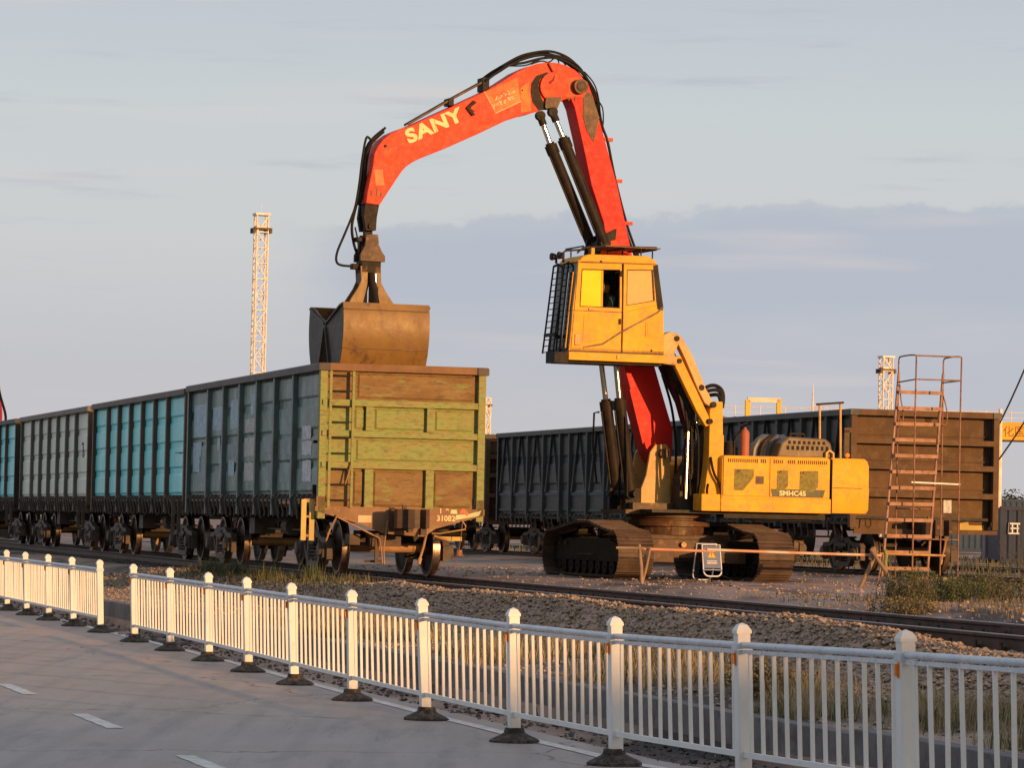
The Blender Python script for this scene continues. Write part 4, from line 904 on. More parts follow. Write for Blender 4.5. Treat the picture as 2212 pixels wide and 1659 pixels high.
for u, z in ((1.40, 7.92), (1.20, 7.18), (.98, 6.42)):
    MB().bb(u-.09, u+.07, .12, .20, z-.03, z+.03).build('hose_clamp', M_red, ex)
tip = [(5.95, 7.7), (6.02, 7.3), (6.06, 6.9), (6.12, 6.5), (6.20, 6.25), (6.32, 5.95), (6.44, 5.65), (6.45, 5.48), (6.36, 5.42), (6.14, 5.41)]
MB().path(smoothp([(u, .05, z) for u, z in [(5.6, 7.9), (5.84, 7.68)]+tip]), .022, 7).build('hydraulic_hose', M_hose, ex, smooth=60)
MB().path(smoothp([(u, -.05, z) for u, z in [(5.6, 7.88), (5.88, 7.6), (5.97, 7.2), (6.03, 6.7), (6.1, 6.4), (6.15, 6.1), (6.10, 5.8), (6.02, 5.6)]]), .026, 7).path(smoothp([(6.14, .1, 6.1), (6.08, .1, 5.85), (6.06, .1, 5.55)]), .015, 6).build('hydraulic_hose', M_hose, ex, smooth=60)
MB().path(smoothp([(5.62, 0, 7.84), (5.85, 0, 7.6), (5.93, 0, 7.3), (5.96, 0, 6.9), (6.04, 0, 6.5)]), .035, 7).build('hydraulic_hose', M_hose, ex, smooth=60)

# cab on its parallel lift linkage
CW0, CW1 = .42, 1.45
cabp = [(2.56, 4.0), (2.42, 5.58), (2.34, 5.68), (2.22, 5.72), (1.10, 5.74), (.95, 5.66), (.90, 5.55), (.79, 4.8), (.75, 4.0)]
M_int = mat('dark_cab_interior', (.10, .09, .08), (.13, .115, .10), 4, .7)
# shell built open: roof, floor, rear, pillars, so the windows are real openings
MB().prism([(2.42, 5.58), (2.34, 5.68), (2.22, 5.72), (1.10, 5.74), (.95, 5.66), (.93, 5.60)], 'y', CW0, CW1).build('cab_roof', M_yel, ex, bevel=.02, smooth=30)
MB().bb(.76, 2.54, CW0, CW1, 3.99, 4.05).build('cab_floor', M_int, ex)
MB().prism([(.90, 5.60), (.79, 4.8), (.75, 4.05), (.79, 4.05), (.83, 4.8), (.94, 5.60)], 'y', CW0+.02, CW1-.02).build('cab_rear_wall', M_int, ex)
MB().prism([(2.54, 4.02), (2.42, 5.58), (.93, 5.58), (.79, 4.8), (.77, 4.02)], 'y', CW0, CW0+.03).build('cab_far_wall', M_int, ex)
def frame(name, outer, inner, w0, w1_, m, **k):
    b = MB(); n = len(outer)
    for w in (w0, w1_):
        for u, z in outer: b.v.append((u, w, z))
        for u, z in inner: b.v.append((u, w, z))
    for i in range(n):
        j = (i+1) % n
        b.f += [(i, j, n+j, n+i), (2*n+j, 2*n+i, 3*n+i, 3*n+j), (j, i, 2*n+i, 2*n+j), (n+i, n+j, 3*n+j, 3*n+i)]
    return b.build(name, m, ex, **k)
# door: upper window frame + lower panel
frame('door_window_frame', [(2.52, 4.72), (2.43, 5.56), (1.60, 5.58), (1.58, 4.72)], [(2.385, 4.79), (2.36, 5.45), (1.635, 5.47), (1.625, 4.79)], CW1-.05, CW1, M_yel, bevel=.006)
MB().prism([(2.56, 4.0), (2.52, 4.72), (1.58, 4.72), (1.56, 4.0)], 'y', CW1-.04, CW1).build('door_panel', M_yel, ex, bevel=.01)
MB().prism([(2.30, 4.66), (1.66, 4.66), (1.66, 4.36), (1.90, 4.23), (2.32, 4.16)], 'y', CW1+.001, CW1+.008).build('door_pressing', M_yel, ex, bevel=.004)
MB().prism([(1.96, 4.80), (1.97, 5.46), (2.36, 5.445), (2.385, 4.80)], 'y', CW1-.028, CW1-.020).build('sliding_pane', M_glassy, ex)
frame('window_seal', [(2.388, 4.787), (2.363, 5.453), (1.632, 5.473), (1.622, 4.787)], [(2.372, 4.80), (2.348, 5.438), (1.647, 5.458), (1.637, 4.80)], CW1-.012, CW1+.003, M_blk)
frame('window_seal', [(1.498, 4.835), (1.503, 5.485), (.995, 5.505), (.948, 4.945)], [(1.482, 4.852), (1.486, 5.468), (1.012, 5.488), (.966, 4.958)], CW1-.012, CW1+.003, M_brn)
MB().bb(1.945, 1.975, CW1-.03, CW1-.012, 4.79, 5.46).build('pane_edge', M_yel, ex)
MB().bb(2.10, 2.22, CW1, CW1+.03, 4.735, 4.765).build('door_handle', M_yel2, ex, bevel=.004)
frame('rear_window_frame', [(1.555, 4.72), (1.56, 5.58), (.92, 5.60), (.80, 4.90)], [(1.495, 4.84), (1.50, 5.48), (1.0, 5.50), (.955, 4.95)], CW1-.05, CW1, M_yel, bevel=.006)
MB().prism([(1.555, 4.0), (1.555, 4.72), (.80, 4.90), (.785, 4.8), (.75, 4.0)], 'y', CW1-.04, CW1).build('rear_quarter_panel', M_yel, ex, bevel=.01)
MB().prism([(1.50, 4.84), (1.50, 5.49), (1.0, 5.50), (.95, 4.94)], 'y', CW1-.035, CW1-.028).build('rear_side_pane', M_glassp, ex)
MB().prism([(.915, 5.59), (.79, 4.84), (.80, 4.78), (.90, 4.80), (.925, 4.95), (.985, 5.45), (1.0, 5.57)], 'y', CW1+.001, CW1+.008).build('rear_pillar_trim', M_blk, ex)
MB().bb(1.57, 1.585, CW1, CW1+.004, 4.0, 5.58).build('door_seam', M_blk, ex)
tr = MB()
for a, b_ in (((2.30, 4.07), (1.94, 4.14)), ((1.94, 4.14), (1.60, 4.36)), ((1.60, 4.36), (.90, 4.74)), ((.90, 4.74), (.80, 4.84))):
    tr.bar((a[0], CW1+.006, a[1]), (b_[0], CW1+.006, b_[1]), .030, .010, up=(0, 1, 0))
tr.build('body_swage_line', mat('brown_trim', (.10, .07, .04), (.25, .16, .07), 3, .5), ex)
MB().bb(.86, 1.12, CW1+.001, CW1+.012, 4.30, 4.56).bb(.89, 1.09, CW1+.012, CW1+.016, 4.33, 4.53).build('side_hatch', M_yel, ex, bevel=.004)
MB().bb(2.36, 2.47, CW1+.001, CW1+.02, 4.10, 4.30).build('corner_lamp', M_yel2, ex, bevel=.01)
MB().tube((2.0, CW1-.01, 5.60), (2.0, CW1+.01, 5.60), .02, 8).tube((1.0, CW1, 4.06), (1.0, CW1+.01, 4.06), .02, 8).build('bolt_head', M_blk, ex)
for a, b_ in (((2.52, 4.715), (1.585, 4.715)), ((2.43, 5.575), (.93, 5.59)), ((2.55, 4.01), (.77, 4.01)), ((2.535, 4.05), (2.43, 5.56))):
    MB().bar((a[0], CW1+.001, a[1]), (b_[0], CW1+.001, b_[1]), .013, .006, up=(0, 1, 0)).build('panel_seam', M_brn, ex)
for z in (4.5, 5.35):
    MB().bb(1.60, 1.64, CW1, CW1+.02, z, z+.10).build('door_hinge', M_blk, ex)
# platform under the cab
MB().bb(.73, 2.58, 1.30, 1.47, 3.84, 3.985).bb(.73, 2.58, CW0, .55, 3.84, 3.985).bb(.73, .85, .55, 1.3, 3.84, 3.985).build('cab_platform', M_yel, ex, bevel=.008)
MB().bb(.74, 2.56, .55, 1.3, 3.80, 3.86).bb(2.58, 2.84, 1.02, 1.45, 3.78, 3.97).build('platform_step', M_blk, ex)
MB().bb(2.0, 2.2, 1.471, 1.474, 3.90, 3.925).bb(1.62, 1.67, 1.471, 1.49, 3.88, 3.96).build('platform_mark', M_yel2, ex)
# front: pillars, windscreen, guard grille
frontP = [(2.555, 4.02), (2.42, 5.56)]
def fu(z): return 2.56-(z-4.0)*(.14/1.58)
for w in (CW1-.06, .92, CW0):
    MB().bar((fu(4.0)-.02, w+.03, 4.0), (fu(5.6)-.02, w+.03, 5.6), .06, .05, up=(0, 1, 0)).build('front_pillar', M_yel if w > 1.2 else M_blk, ex)
MB().add([(fu(4.05), CW0, 4.05), (fu(4.05), CW1-.04, 4.05), (fu(5.56), CW1-.04, 5.56), (fu(5.56), CW0, 5.56)], [(0, 1, 2, 3)]).build('windscreen', M_glassd, ex)
gr = MB()
for w in (.46, .98): gr.bar((2.69, w, 3.98), (2.51, w, 5.56), .024, .03, up=(0, 1, 0))
gr.build('guard_upright', M_blk, ex)
for k in range(15):
    z = 4.0+k*.11; u = 2.685-(z-3.96)*.113
    MB().tube((u, .46, z), (u, .98, z), .009, 6).build('guard_bar', M_blk, ex)
MB().bar((2.65, .46, 4.30), (2.65, .98, 4.30), .05, .05).bar((2.51, .46, 5.55), (2.42, .46, 5.6), .03, .03).bar((2.51, .98, 5.55), (2.42, .98, 5.6), .03, .03).bar((2.69, .72, 3.98), (2.51, .72, 5.56), .015, .015, up=(0, 1, 0)).build('guard_crossbar', M_blk, ex)
for w, m_ in ((1.16, M_chrome), (1.26, M_blk), (1.36, M_yel)): MB().tube((fu(4.05)+.05, w, 4.05), (fu(5.4)+.05, w, 5.4), .012, 6).build('glint_rail', m_, ex)  # thin rods standing in for bright reflection streaks on the windscreen
for w in (.50, .85): MB().lathe([(0, 0), (.055, 0), (.07, .07), (.06, .09), (0, .09)], (2.50, w, 5.72), 'x', 12).bb(2.46, 2.50, w-.01, w+.01, 5.6, 5.76).build('work_lamp', M_blk, ex, smooth=40)
# roof rack
rk = MB()
for w in (.50, 1.36): rk.path([(2.42, w, 5.74), (2.30, w, 5.84), (1.9, w, 5.88), (.90, w, 5.90)], .018, 6)
for u in (2.3, 1.9, 1.5, 1.1, .9): rk.tube((u, .50, 5.865), (u, 1.36, 5.865), .014, 6)
for u in (2.2, 1.2, .98):
    for w in (.5, 1.36): rk.tube((u, w, 5.70), (u, w, 5.88), .014, 6)
rk.build('roof_rack', M_blk, ex, smooth=40)
MB().bb(.84, 1.9, .50, 1.40, 5.875, 5.895).build('rack_tray', M_brn, ex)
MB().bb(2.10, 2.16, 1.33, 1.39, 5.70, 5.84).build('roof_tab', M_yel, ex)
# seat
MB().bb(1.49, 1.94, .72, 1.14, 4.30, 4.42).prism([(1.56, 4.42), (1.44, 4.42), (1.32, 5.08), (1.42, 5.12)], 'y', .72, 1.14).bb(1.54, 1.84, .8, 1.05, 4.05, 4.3).build('cab_seat', M_int, ex, bevel=.03)
MB().bb(2.08, 2.26, .62, .70, 4.05, 4.55).bb(2.08, 2.26, 1.12, 1.2, 4.05, 4.5).tube((2.18, 1.16, 4.5), (2.20, 1.16, 4.66), .014, 6).tube((2.18, .66, 4.55), (2.20, .66, 4.68), .014, 6).build('control_console', M_int, ex)
# linkage arms and mast; far pair coloured black for the shade it stands in
for w0, w1_, mu, ml in ((1.14, 1.30, M_yel2, M_yel), (.46, .60, M_blk, M_blk)):
    up = [(.52, 4.36), (.46, 4.40), (.36, 4.34), (.14, 4.02), (-.14, 3.42), (-.28, 3.20), (-.24, 3.10), (-.12, 3.16), (.02, 3.40), (.28, 3.94), (.40, 4.16)]
    MB().prism(up, 'y', w0, w1_).build('upper_link', mu, ex, bevel=.012)
    lo = [(.46, 3.98), (.36, 4.0), (.30, 3.88), (-.24, 2.88), (-.24, 2.78), (-.16, 2.74), (.02, 3.0), (.46, 3.80)]
    MB().prism(lo, 'y', w0+.02, w1_-.02).build('lower_link', ml, ex, bevel=.012)
    MB().prism([(-.16, 1.24), (-.14, 1.55), (-.20, 2.0), (-.22, 2.30), (-.22, 3.05), (-.30, 3.20), (-.47, 3.20), (-.50, 2.2), (-.50, 1.24)], 'y', w0-.10 if w0 > 1 else w0, w1_).build('cab_mast', mu if w0 < 1 else M_yel, ex, bevel=.012)
    MB().prism([(.72, 4.36), (.58, 4.42), (.44, 4.38), (.42, 4.20), (.50, 4.02), (.40, 3.88), (.46, 3.82), (.72, 3.84)], 'y', w0-.02, w1_+.02).build('cab_mount', M_yel2 if w0 > 1 else M_blk, ex, bevel=.012)
for p_, q_, r_ in (((-.05, 1.29, 3.44), (-.05, 1.306, 3.44), .055), ((.46, 1.14, 4.30), (.46, 1.34, 4.30), .05), ((.40, 1.14, 3.9), (.40, 1.34, 3.9), .045), ((-.28, 1.1, 3.14), (-.28, 1.34, 3.14), .055), ((-.22, 1.1, 2.84), (-.22, 1.34, 2.84), .05)): MB().tube(p_, q_, r_, 14).build('link_pin', M_blk, ex, smooth=40)
# black cab lift cylinder between the arms, hoses behind it
cyl('cab_lift_cylinder', (-.06, 1.9), (.02, 2.80), (.22, 3.5), .08, .04, .88)
MB().prism([(.40, 3.86), (.10, 3.90), (-.22, 2.92), (-.10, 2.70), (.05, 2.80)], 'y', .62, .80).build('link_web', M_blk, ex)
MB().prism([(-.02, 2.1), (-.36, 2.8), (-.36, 1.25), (.12, 1.25), (.14, 1.8)], 'y', .5, .8).bb(-.12, .16, .5, .9, 1.25, 1.7).build('valve_block_cover', M_dark, ex)
for i, p in enumerate(([(.32, .95, 3.9), (.18, 1.0, 3.3), (.10, 1.05, 2.7), (.06, 1.05, 2.0), (.02, 1.05, 1.5)], [(.22, .9, 3.4), (.05, 1.0, 2.9), (.15, 1.0, 2.2), (.08, 1.05, 1.6)], [(.02, 1.1, 2.95), (-.06, 1.15, 2.6), (-.08, 1.15, 2.0), (-.06, 1.15, 1.5)],
    [(.30, .3, 3.7), (.12, .35, 3.1), (.02, .35, 2.4), (.05, .4, 1.6)], [(-.10, .8, 3.3), (-.40, .9, 3.5), (-.60, .95, 3.42), (-.62, .95, 3.15), (-.5, .9, 3.0)], [(-.2, .9, 3.35), (-.42, 1.0, 3.42), (-.56, 1.0, 3.36), (-.60, 1.0, 3.1)], [(-.3, .9, 3.3), (-.45, 1.1, 3.33), (-.52, 1.1, 3.2)])):
    MB().path(smoothp(p), .024 if i < 4 else .035, 7).build('hydraulic_hose', M_hose, ex, smooth=60)
MB().tube((.12, 1.08, 1.45), (.10, 1.08, 2.65), .022, 8).tube((-.05, 1.12, 2.5), (-.02, 1.12, 3.15), .018, 8).build('polished_pipe', M_chrome, ex, smooth=40)
MB().path(smoothp([(-.24, 1.33, 2.2), (-.26, 1.38, 2.0), (-.32, 1.38, 1.85), (-.40, 1.38, 1.72), (-.42, 1.38, 1.5), (-.20, 1.38, 1.46), (-.16, 1.38, 1.6), (-.18, 1.38, 1.72)]), .024, 7).build('hydraulic_hose', M_hose, ex, smooth=60)
MB().bb(-.50, -.22, 1.301, 1.306, 2.24, 2.60).build('mast_sticker', M_yel, ex)

# ------------------------------------------------------------------ clamshell grab hanging from the arm
GU = 5.83
gb = empty('clamshell_grab', EXC+Vector((-math.cos(PHI)*GU, -math.sin(PHI)*GU, 3.3)), math.pi+PHI)
tag(gb, 'burnished brown clamshell grab hanging half open over the nearest wagon', 'grab')
def g_(u): return u-GU
Z0 = 3.3
MB().bb(g_(5.80), g_(5.94), -.06, .06, 5.88-Z0, 6.16-Z0).tube((g_(5.88), -.24, 6.12-Z0), (g_(5.88), .24, 6.12-Z0), .05, 12).lathe([(.0, 0), (.09, 0), (.09, .12), (0, .12)], (g_(5.86), 0, 5.82-Z0), 'z', 14).build('swivel_link', M_blk, gb)
hp = [(5.96, 5.98), (5.74, 5.98), (5.72, 5.80), (5.66, 5.68), (5.60, 5.60), (5.60, 5.50), (6.06, 5.50), (6.06, 5.62), (5.98, 5.78)]
for w0, w1_ in ((-.20, -.14), (.14, .20)): MB().prism([(g_(u), z-Z0) for u, z in hp], 'y', w0, w1_).build('head_plate', M_brn, gb, bevel=.008)
MB().bb(g_(6.02), g_(5.66), -.16, .16, 5.30-Z0, 5.52-Z0).lathe([(0, 0), (.12, 0), (.12, .3), (0, .3)], (g_(5.86), 0, 5.5-Z0), 'z', 16).bb(g_(6.10), g_(5.95), -.1, .1, 5.85-Z0, 5.93-Z0).bb(g_(6.16), g_(6.0), -.08, .08, 5.36-Z0, 5.46-Z0).build('rotator', M_blk, gb, bevel=.01)
# main body fork
bp_ = [(6.04, 5.42), (5.66, 5.42), (5.65, 5.14), (5.56, 4.98), (5.42, 4.78), (5.36, 4.66), (6.28, 4.66), (6.22, 4.80), (6.08, 5.02), (6.02, 5.16)]
for w0, w1_ in ((-.16, -.11), (.11, .16)):
    q = MB()
    q.prism([(g_(6.04), 5.42-Z0), (g_(5.90), 5.42-Z0), (g_(5.90), 4.5-Z0), (g_(6.28), 4.5-Z0), (g_(6.22), 4.80-Z0), (g_(6.08), 5.02-Z0), (g_(6.02), 5.16-Z0)], 'y', w0, w1_)
    q.prism([(g_(5.78), 5.42-Z0), (g_(5.66), 5.42-Z0), (g_(5.65), 5.14-Z0), (g_(5.56), 4.98-Z0), (g_(5.40), 4.76-Z0), (g_(5.36), 4.5-Z0), (g_(5.78), 4.5-Z0)], 'y', w0, w1_)
    q.build('body_plate', M_grab, gb, bevel=.008)
MB().bb(g_(6.02), g_(5.68), -.11, .11, 5.1-Z0, 5.3-Z0).build('body_crossbeam', M_brn, gb)
for s in (-1, 1):
    c = MB().tube((g_(5.82), s*.10, 5.30-Z0), (g_(5.82), s*.55, 4.55-Z0), .06, 14).build('grab_cylinder', M_blk, gb, smooth=40)
    MB().tube((g_(5.83), s*.09, 5.34-Z0), (g_(5.83), s*.20, 5.08-Z0), .034, 12).build('grab_rod', M_chrome, c, smooth=40)
MB().tube((g_(5.76), .17, 5.28-Z0), (g_(5.76), .17, 5.04-Z0), .035, 12).build('chrome_sleeve', M_chrome, gb, smooth=40)
MB().tube((g_(5.76), .17, 5.05-Z0), (g_(5.76), .19, 4.64-Z0), .05, 12).build('grab_cylinder', M_blk, gb, smooth=40)
# shells
prof = [(.96, 4.72), (1.0, 4.50), (1.01, 4.25), (.97, 3.98), (.88, 3.72), (.74, 3.48), (.58, 3.34), (.44, 3.26)]
sidep = prof+[(.42, 3.5), (.32, 3.82), (.18, 4.10), (.05, 4.27), (.0, 4.36), (.05, 4.42), (.30, 4.50), (.62, 4.64), (.80, 4.70)]
def densify(p, n):
    out_ = []
    for i in range(len(p)-1):
        for k in range(n): out_.append(tuple(Vector(p[i]).lerp(Vector(p[i+1]), k/n)))
    return out_+[p[-1]]
pf = [tuple(v)[:2] for v in smoothp([(a, b, 0) for a, b in prof], 4)]
for s in (1, -1):
    sh = MB(); n = len(pf)
    inn = []
    for i, (w, z) in enumerate(pf):
        a = Vector(pf[max(i-1, 0)]); b_ = Vector(pf[min(i+1, n-1)]); t = (b_-a).normalized(); inn.append((w+t.y*.03, z-t.x*.03))
    L_ = .79
    for u in (-L_, L_):
        for w, z in pf: sh.v.append((u-.02, s*w, z-Z0))
        for w, z in inn: sh.v.append((u-.02, s*w, z-Z0))
    N2 = 2*n
    for i in range(n-1):
        sh.f += [(i, i+1, N2+i+1, N2+i), (n+i, N2+n+i, N2+n+i+1, n+i+1)]
    sh.f += [(0, N2, N2+n, n), (n-1, 2*n-1, N2+2*n-1, N2+n-1)]
    so_ = sh.build('grab_shell', M_grab if s > 0 else M_grab, gb, smooth=50)
    for u0, u1 in ((-L_-.021, -L_+.01), (L_-.045, L_-.018)):
        MB().prism([(s*a*.992, b-Z0) for a, b in sidep], 'x', u0, u1).build('shell_side_plate', M_grabin, so_)
        # pressed rib along the inner edges
    for a, b_ in (((.90, 4.68), (.05, 4.38)), ((.04, 4.30), (.40, 3.36))):
        MB().bar((L_-.005, s*a[0], a[1]-Z0), (L_-.005, s*b_[0], b_[1]-Z0), .03, .05, up=(1, 0, 0)).build('edge_rib', M_grabin, so_); MB().bar((-L_-.035, s*a[0], a[1]-Z0), (-L_-.035, s*b_[0], b_[1]-Z0), .03, .05, up=(1, 0, 0)).build('edge_rib', M_grabin, so_)
    MB().bar((-L_, s*.44, 3.27-Z0), (L_-.03, s*.44, 3.27-Z0), .06, .03).build('cutting_lip', M_brn, so_)
    MB().bb(-.42, -.34, *(sorted((s*.12, s*.9))), 4.45-Z0, 4.62-Z0).bb(.34, .42, *(sorted((s*.12, s*.9))), 4.45-Z0, 4.62-Z0).build('shell_hinge_arm', M_brn, so_)
for zz in (4.60, 3.92):
    w_ = 1.004 if zz > 4.4 else .966
    MB().bar((-.79, w_, zz-Z0), (.77, w_, zz-Z0), .012, .014).build('weld_bead', M_brn, gb)
MB().tube((-.80, 0, 4.34-Z0), (.78, 0, 4.34-Z0), .05, 14).build('hinge_shaft', M_blk, gb, smooth=40)

# ------------------------------------------------------------------ operator in the cab
def person(name, parent_loc, rz, joints, radii, edges, label, matskin, matcloth, mathair, cat='person'):
    root = empty(name, parent_loc, rz); tag(root, label, cat)
    me = bpy.data.meshes.new('body'); me.from_pydata([tuple(j) for j in joints], edges, []); me.update()
    o = bpy.data.objects.new('body', me); COL.objects.link(o); o.parent = root
    sk = o.modifiers.new('skin', 'SKIN')
    if not me.skin_vertices: 
        with bpy.context.temp_override(object=o, active_object=o): pass
    ok = len(me.skin_vertices) > 0
    if not ok:
        bpy.context.view_layer.objects.active = o
        try: bpy.ops.mesh.customdata_skin_add()
        except Exception: pass
    lay = me.skin_vertices[0].data
    for i, r_ in enumerate(radii): lay[i].radius = (r_, r_); lay[i].use_root = (i == 0)
    sb = o.modifiers.new('sub', 'SUBSURF'); sb.levels = 1; sb.render_levels = 1
    me.materials.append(matcloth)
    o.material_slots[0].link = 'OBJECT'; o.material_slots[0].material = matcloth
    return root, o
M_skin = mat('skin', (.42, .22, .14), (.36, .18, .11), 6, .55)
M_cloth = mat('dark_green_jacket', (.09, .14, .10), (.06, .10, .07), 6, .8)
M_hair = mat('black_hair', (.012, .010, .009), (.02, .016, .014), 9, .6)
# machine-frame coordinates: x forward, y left, z up; hips on the seat cushion
J = [(1.34, .93, 4.50), (1.30, .93, 4.72), (1.28, .93, 4.92), (1.30, .93, 5.02), (1.32, .93, 5.08),            # pelvis..neck
     (1.29, 1.12, 4.97), (1.40, 1.18, 4.72), (1.66, 1.17, 4.66), (1.76, 1.16, 4.68),
     (1.29, .74, 4.97), (1.40, .68, 4.72), (1.66, .68, 4.66), (1.76, .67, 4.69),
     (1.40, 1.02, 4.50), (1.82, 1.05, 4.52), (1.92, 1.05, 4.12), (2.06, 1.05, 4.09),
     (1.40, .84, 4.50), (1.82, .80, 4.52), (1.92, .80, 4.12), (2.06, .80, 4.09)]
RD = [.13, .13, .145, .07, .055, .075, .052, .040, .030, .075, .052, .040, .030, .09, .065, .050, .04, .09, .065, .050, .04]
EG = [(0, 1), (1, 2), (2, 3), (3, 4), (2, 5), (5, 6), (6, 7), (7, 8), (2, 9), (9, 10), (10, 11), (11, 12), (0, 13), (13, 14), (14, 15), (15, 16), (0, 17), (17, 18), (18, 19), (19, 20)]
J = [(a+.34, b, c) for a, b, c in J]
op, body = person('person', EXC, math.pi+PHI, J, RD, EG, 'operator in a dark green jacket seated at the joysticks inside the yellow cab', M_skin, M_cloth, M_hair)
hb = MB(); prof_h = [(0, -.125), (.045, -.12), (.066, -.08), (.078, -.02), (.082, .04), (.07, .09), (.04, .118), (0, .125)]
hb.lathe(prof_h, (0, 0, 0), 'z', 16)
for i, v in enumerate(hb.v):
    x, y, z = v; hb.v[i] = (x*1.12+(.012 if x > 0 and z < 0 else 0), y*.92, z)
hb.prism([(.085, -.035), (.108, -.03), (.086, .02)], 'y', -.012, .012)
hb.lathe([(0, -.008), (.022, -.006), (.028, 0), (.0, .004)], (0, .077, 0), 'y', 8).lathe([(0, -.008), (.022, -.006), (.028, 0), (.0, .004)], (0, -.077, 0), 'y', 8)
hb.bar((.084, -.022, -.062), (.084, .022, -.062), .01, .008)
head = hb.build('head', M_skin, op, smooth=60, loc=(1.69, .93, 5.20))
MB().lathe([(0, 0), (.010, .002), (.0, .006)], (.086, .028, .012), 'x', 8).lathe([(0, 0), (.010, .002), (.0, .006)], (.086, -.028, .012), 'x', 8).build('eyes', M_hair, head)
hr = MB().lathe([(.088, .02), (.093, .06), (.08, .105), (.045, .138), (0, .145)], (-.012, 0, 0), 'z', 16)
hr.build('hair', M_hair, head, smooth=60)
for s, yy in ((1, 1.16), (-1, .67)):
    hd_ = MB().box((1.80, yy, 4.685), (.075, .05, .055))
    for k in range(4):
        z = 4.71-k*.016; l = (.052, .06, .056, .045)[k]
        hd_.path([(1.83, yy+.02*s, z), (1.83+l*.6, yy+.018*s, z), (1.83+l*.75, yy-.004*s, z-.006), (1.83+l*.5, yy-.02*s, z-.006)], .0085, 6)
    hd_.path([(1.80, yy-.02*s, 4.70), (1.83, yy-.038*s, 4.715), (1.86, yy-.03*s, 4.72)], .010, 6)
    hd_.build('hand', M_skin, op, smooth=60, bevel=0, loc=(.34, 0, 0))

# ------------------------------------------------------------------ white guard fences along the road
POST = MB().bb(-.044, .044, -.044, .044, .10, 1.005).mesh('post')
CAP = MB().add([(-.050, -.050, 1.0), (.050, -.050, 1.0), (.050, .050, 1.0), (-.050, .050, 1.0), (-.050, -.050, 1.02), (.050, -.050, 1.02), (.050, .050, 1.02), (-.050, .050, 1.02), (-.03, -.03, 1.055), (.03, -.03, 1.055), (.03, .03, 1.055), (-.03, .03, 1.055), (0, 0, 1.07)],
    [(3, 2, 1, 0), (0, 1, 5, 4), (1, 2, 6, 5), (2, 3, 7, 6), (3, 0, 4, 7), (4, 5, 9, 8), (5, 6, 10, 9), (6, 7, 11, 10), (7, 4, 8, 11), (8, 9, 12), (9, 10, 12), (10, 11, 12), (11, 8, 12)]).mesh('cap')
bs_ = MB(); ring = [(.20, .0), (.20, .022), (.175, .038), (.12, .062), (.085, .082), (.075, .12), (.0, .12)]
bs_.lathe(ring, (0, 0, 0), 'z', 16)
BASE = bs_.mesh('rubber_base', 30)
REFL = MB().bb(-.010, .010, -.066, -.046, .805, .875).bb(-.016, .016, -.048, -.044, .795, .885).mesh('reflector')
COLLAR = MB().bb(-.053, .053, -.053, .053, .895, .935).mesh('collar')
PICK = MB().bb(-.011, .011, -.012, .012, 0, .66).mesh('picket')
def fence(name, posts, label, npk=12, extra=None):
    e = empty(name, T(posts[0][0], posts[0][1], 0), TH); tag(e, label, 'fence')
    o0 = posts[0]
    LEAN = .040
    for i, (la, L_, z) in enumerate(posts):
        x, y = la-o0[0], L_-o0[1]; ry = -LEAN+random.uniform(-.018, .018); rx = random.uniform(-.014, .014)
        p = put('post', POST, M_white, e, loc=(x, y, z), rot=(rx, ry, 0), bevel=.006)
        put('cap', CAP, M_white, p); put('collar', COLLAR, M_galv, p)
        put('rubber_base', BASE, M_rubber, e, loc=(x+random.uniform(-.015, .015), y+random.uniform(-.015, .015), z-.002), rot=(random.uniform(-.03, .03), random.uniform(-.03, .03), random.uniform(0, 3)))
        if i > 0: put('reflector', REFL, M_amber, p, rot=(0, 0, -PI_2), loc=(-.0, 0, 0))
        if i+1 < len(posts):
            la2, L2, z2 = posts[i+1]; x2, y2 = la2-o0[0], L2-o0[1]
            lx = lambda h: -LEAN*h
            A = Vector((x, y, z)); B = Vector((x2, y2, z2)); d = (B-A).normalized()
            def P_(t, h): q = A.lerp(B, t); return q+Vector((lx(h), 0, h))
            MB().tube(P_(0, .925)+d*.045, P_(1, .925)-d*.045, .021, 10).build('top_rail', M_galv, e, smooth=40)
            MB().bar(P_(0, .883)+d*.045, P_(1, .883)-d*.045, .030, .024).build('picket_rail', M_galv, e)
            MB().bar(P_(0, .225)+d*.045, P_(1, .225)-d*.045, .032, .036).build('bottom_rail', M_white, e)
            n_ = npk
            for k in range(n_):
                t = (k+.75)/(n_+.5)
                q = P_(t, .225); put('picket', PICK, M_white, e, loc=q, rot=(random.uniform(-.012, .012), -LEAN+random.uniform(-.008, .008), math.atan2(-(x2-x), (y2-y))))
    return e
PI_2 = math.pi/2
Lp = [18.75, 21.55, 24.35, 27.1, 30.05, 33.15, 36.2, 39.05, 41.85, 44.85, 47.8]
zf = {18.75: .12, 21.55: .065, 24.35: .02}
posts = [(fence_lat(15.9), 15.9, .17)]+[(fence_lat(l), l, zf.get(l, 0)) for l in Lp]
fence('white_fence', posts, 'long white picket road fence on black rubber feet, right of the gap', npk=12)
Ll = [51.4, 54.1, 56.85, 59.5, 62.1, 64.8, 67.5, 70.2]
fence('white_fence', [(7.90, l, 0) for l in Ll], 'shorter white road fence left of the gap, running off the left edge', npk=12)

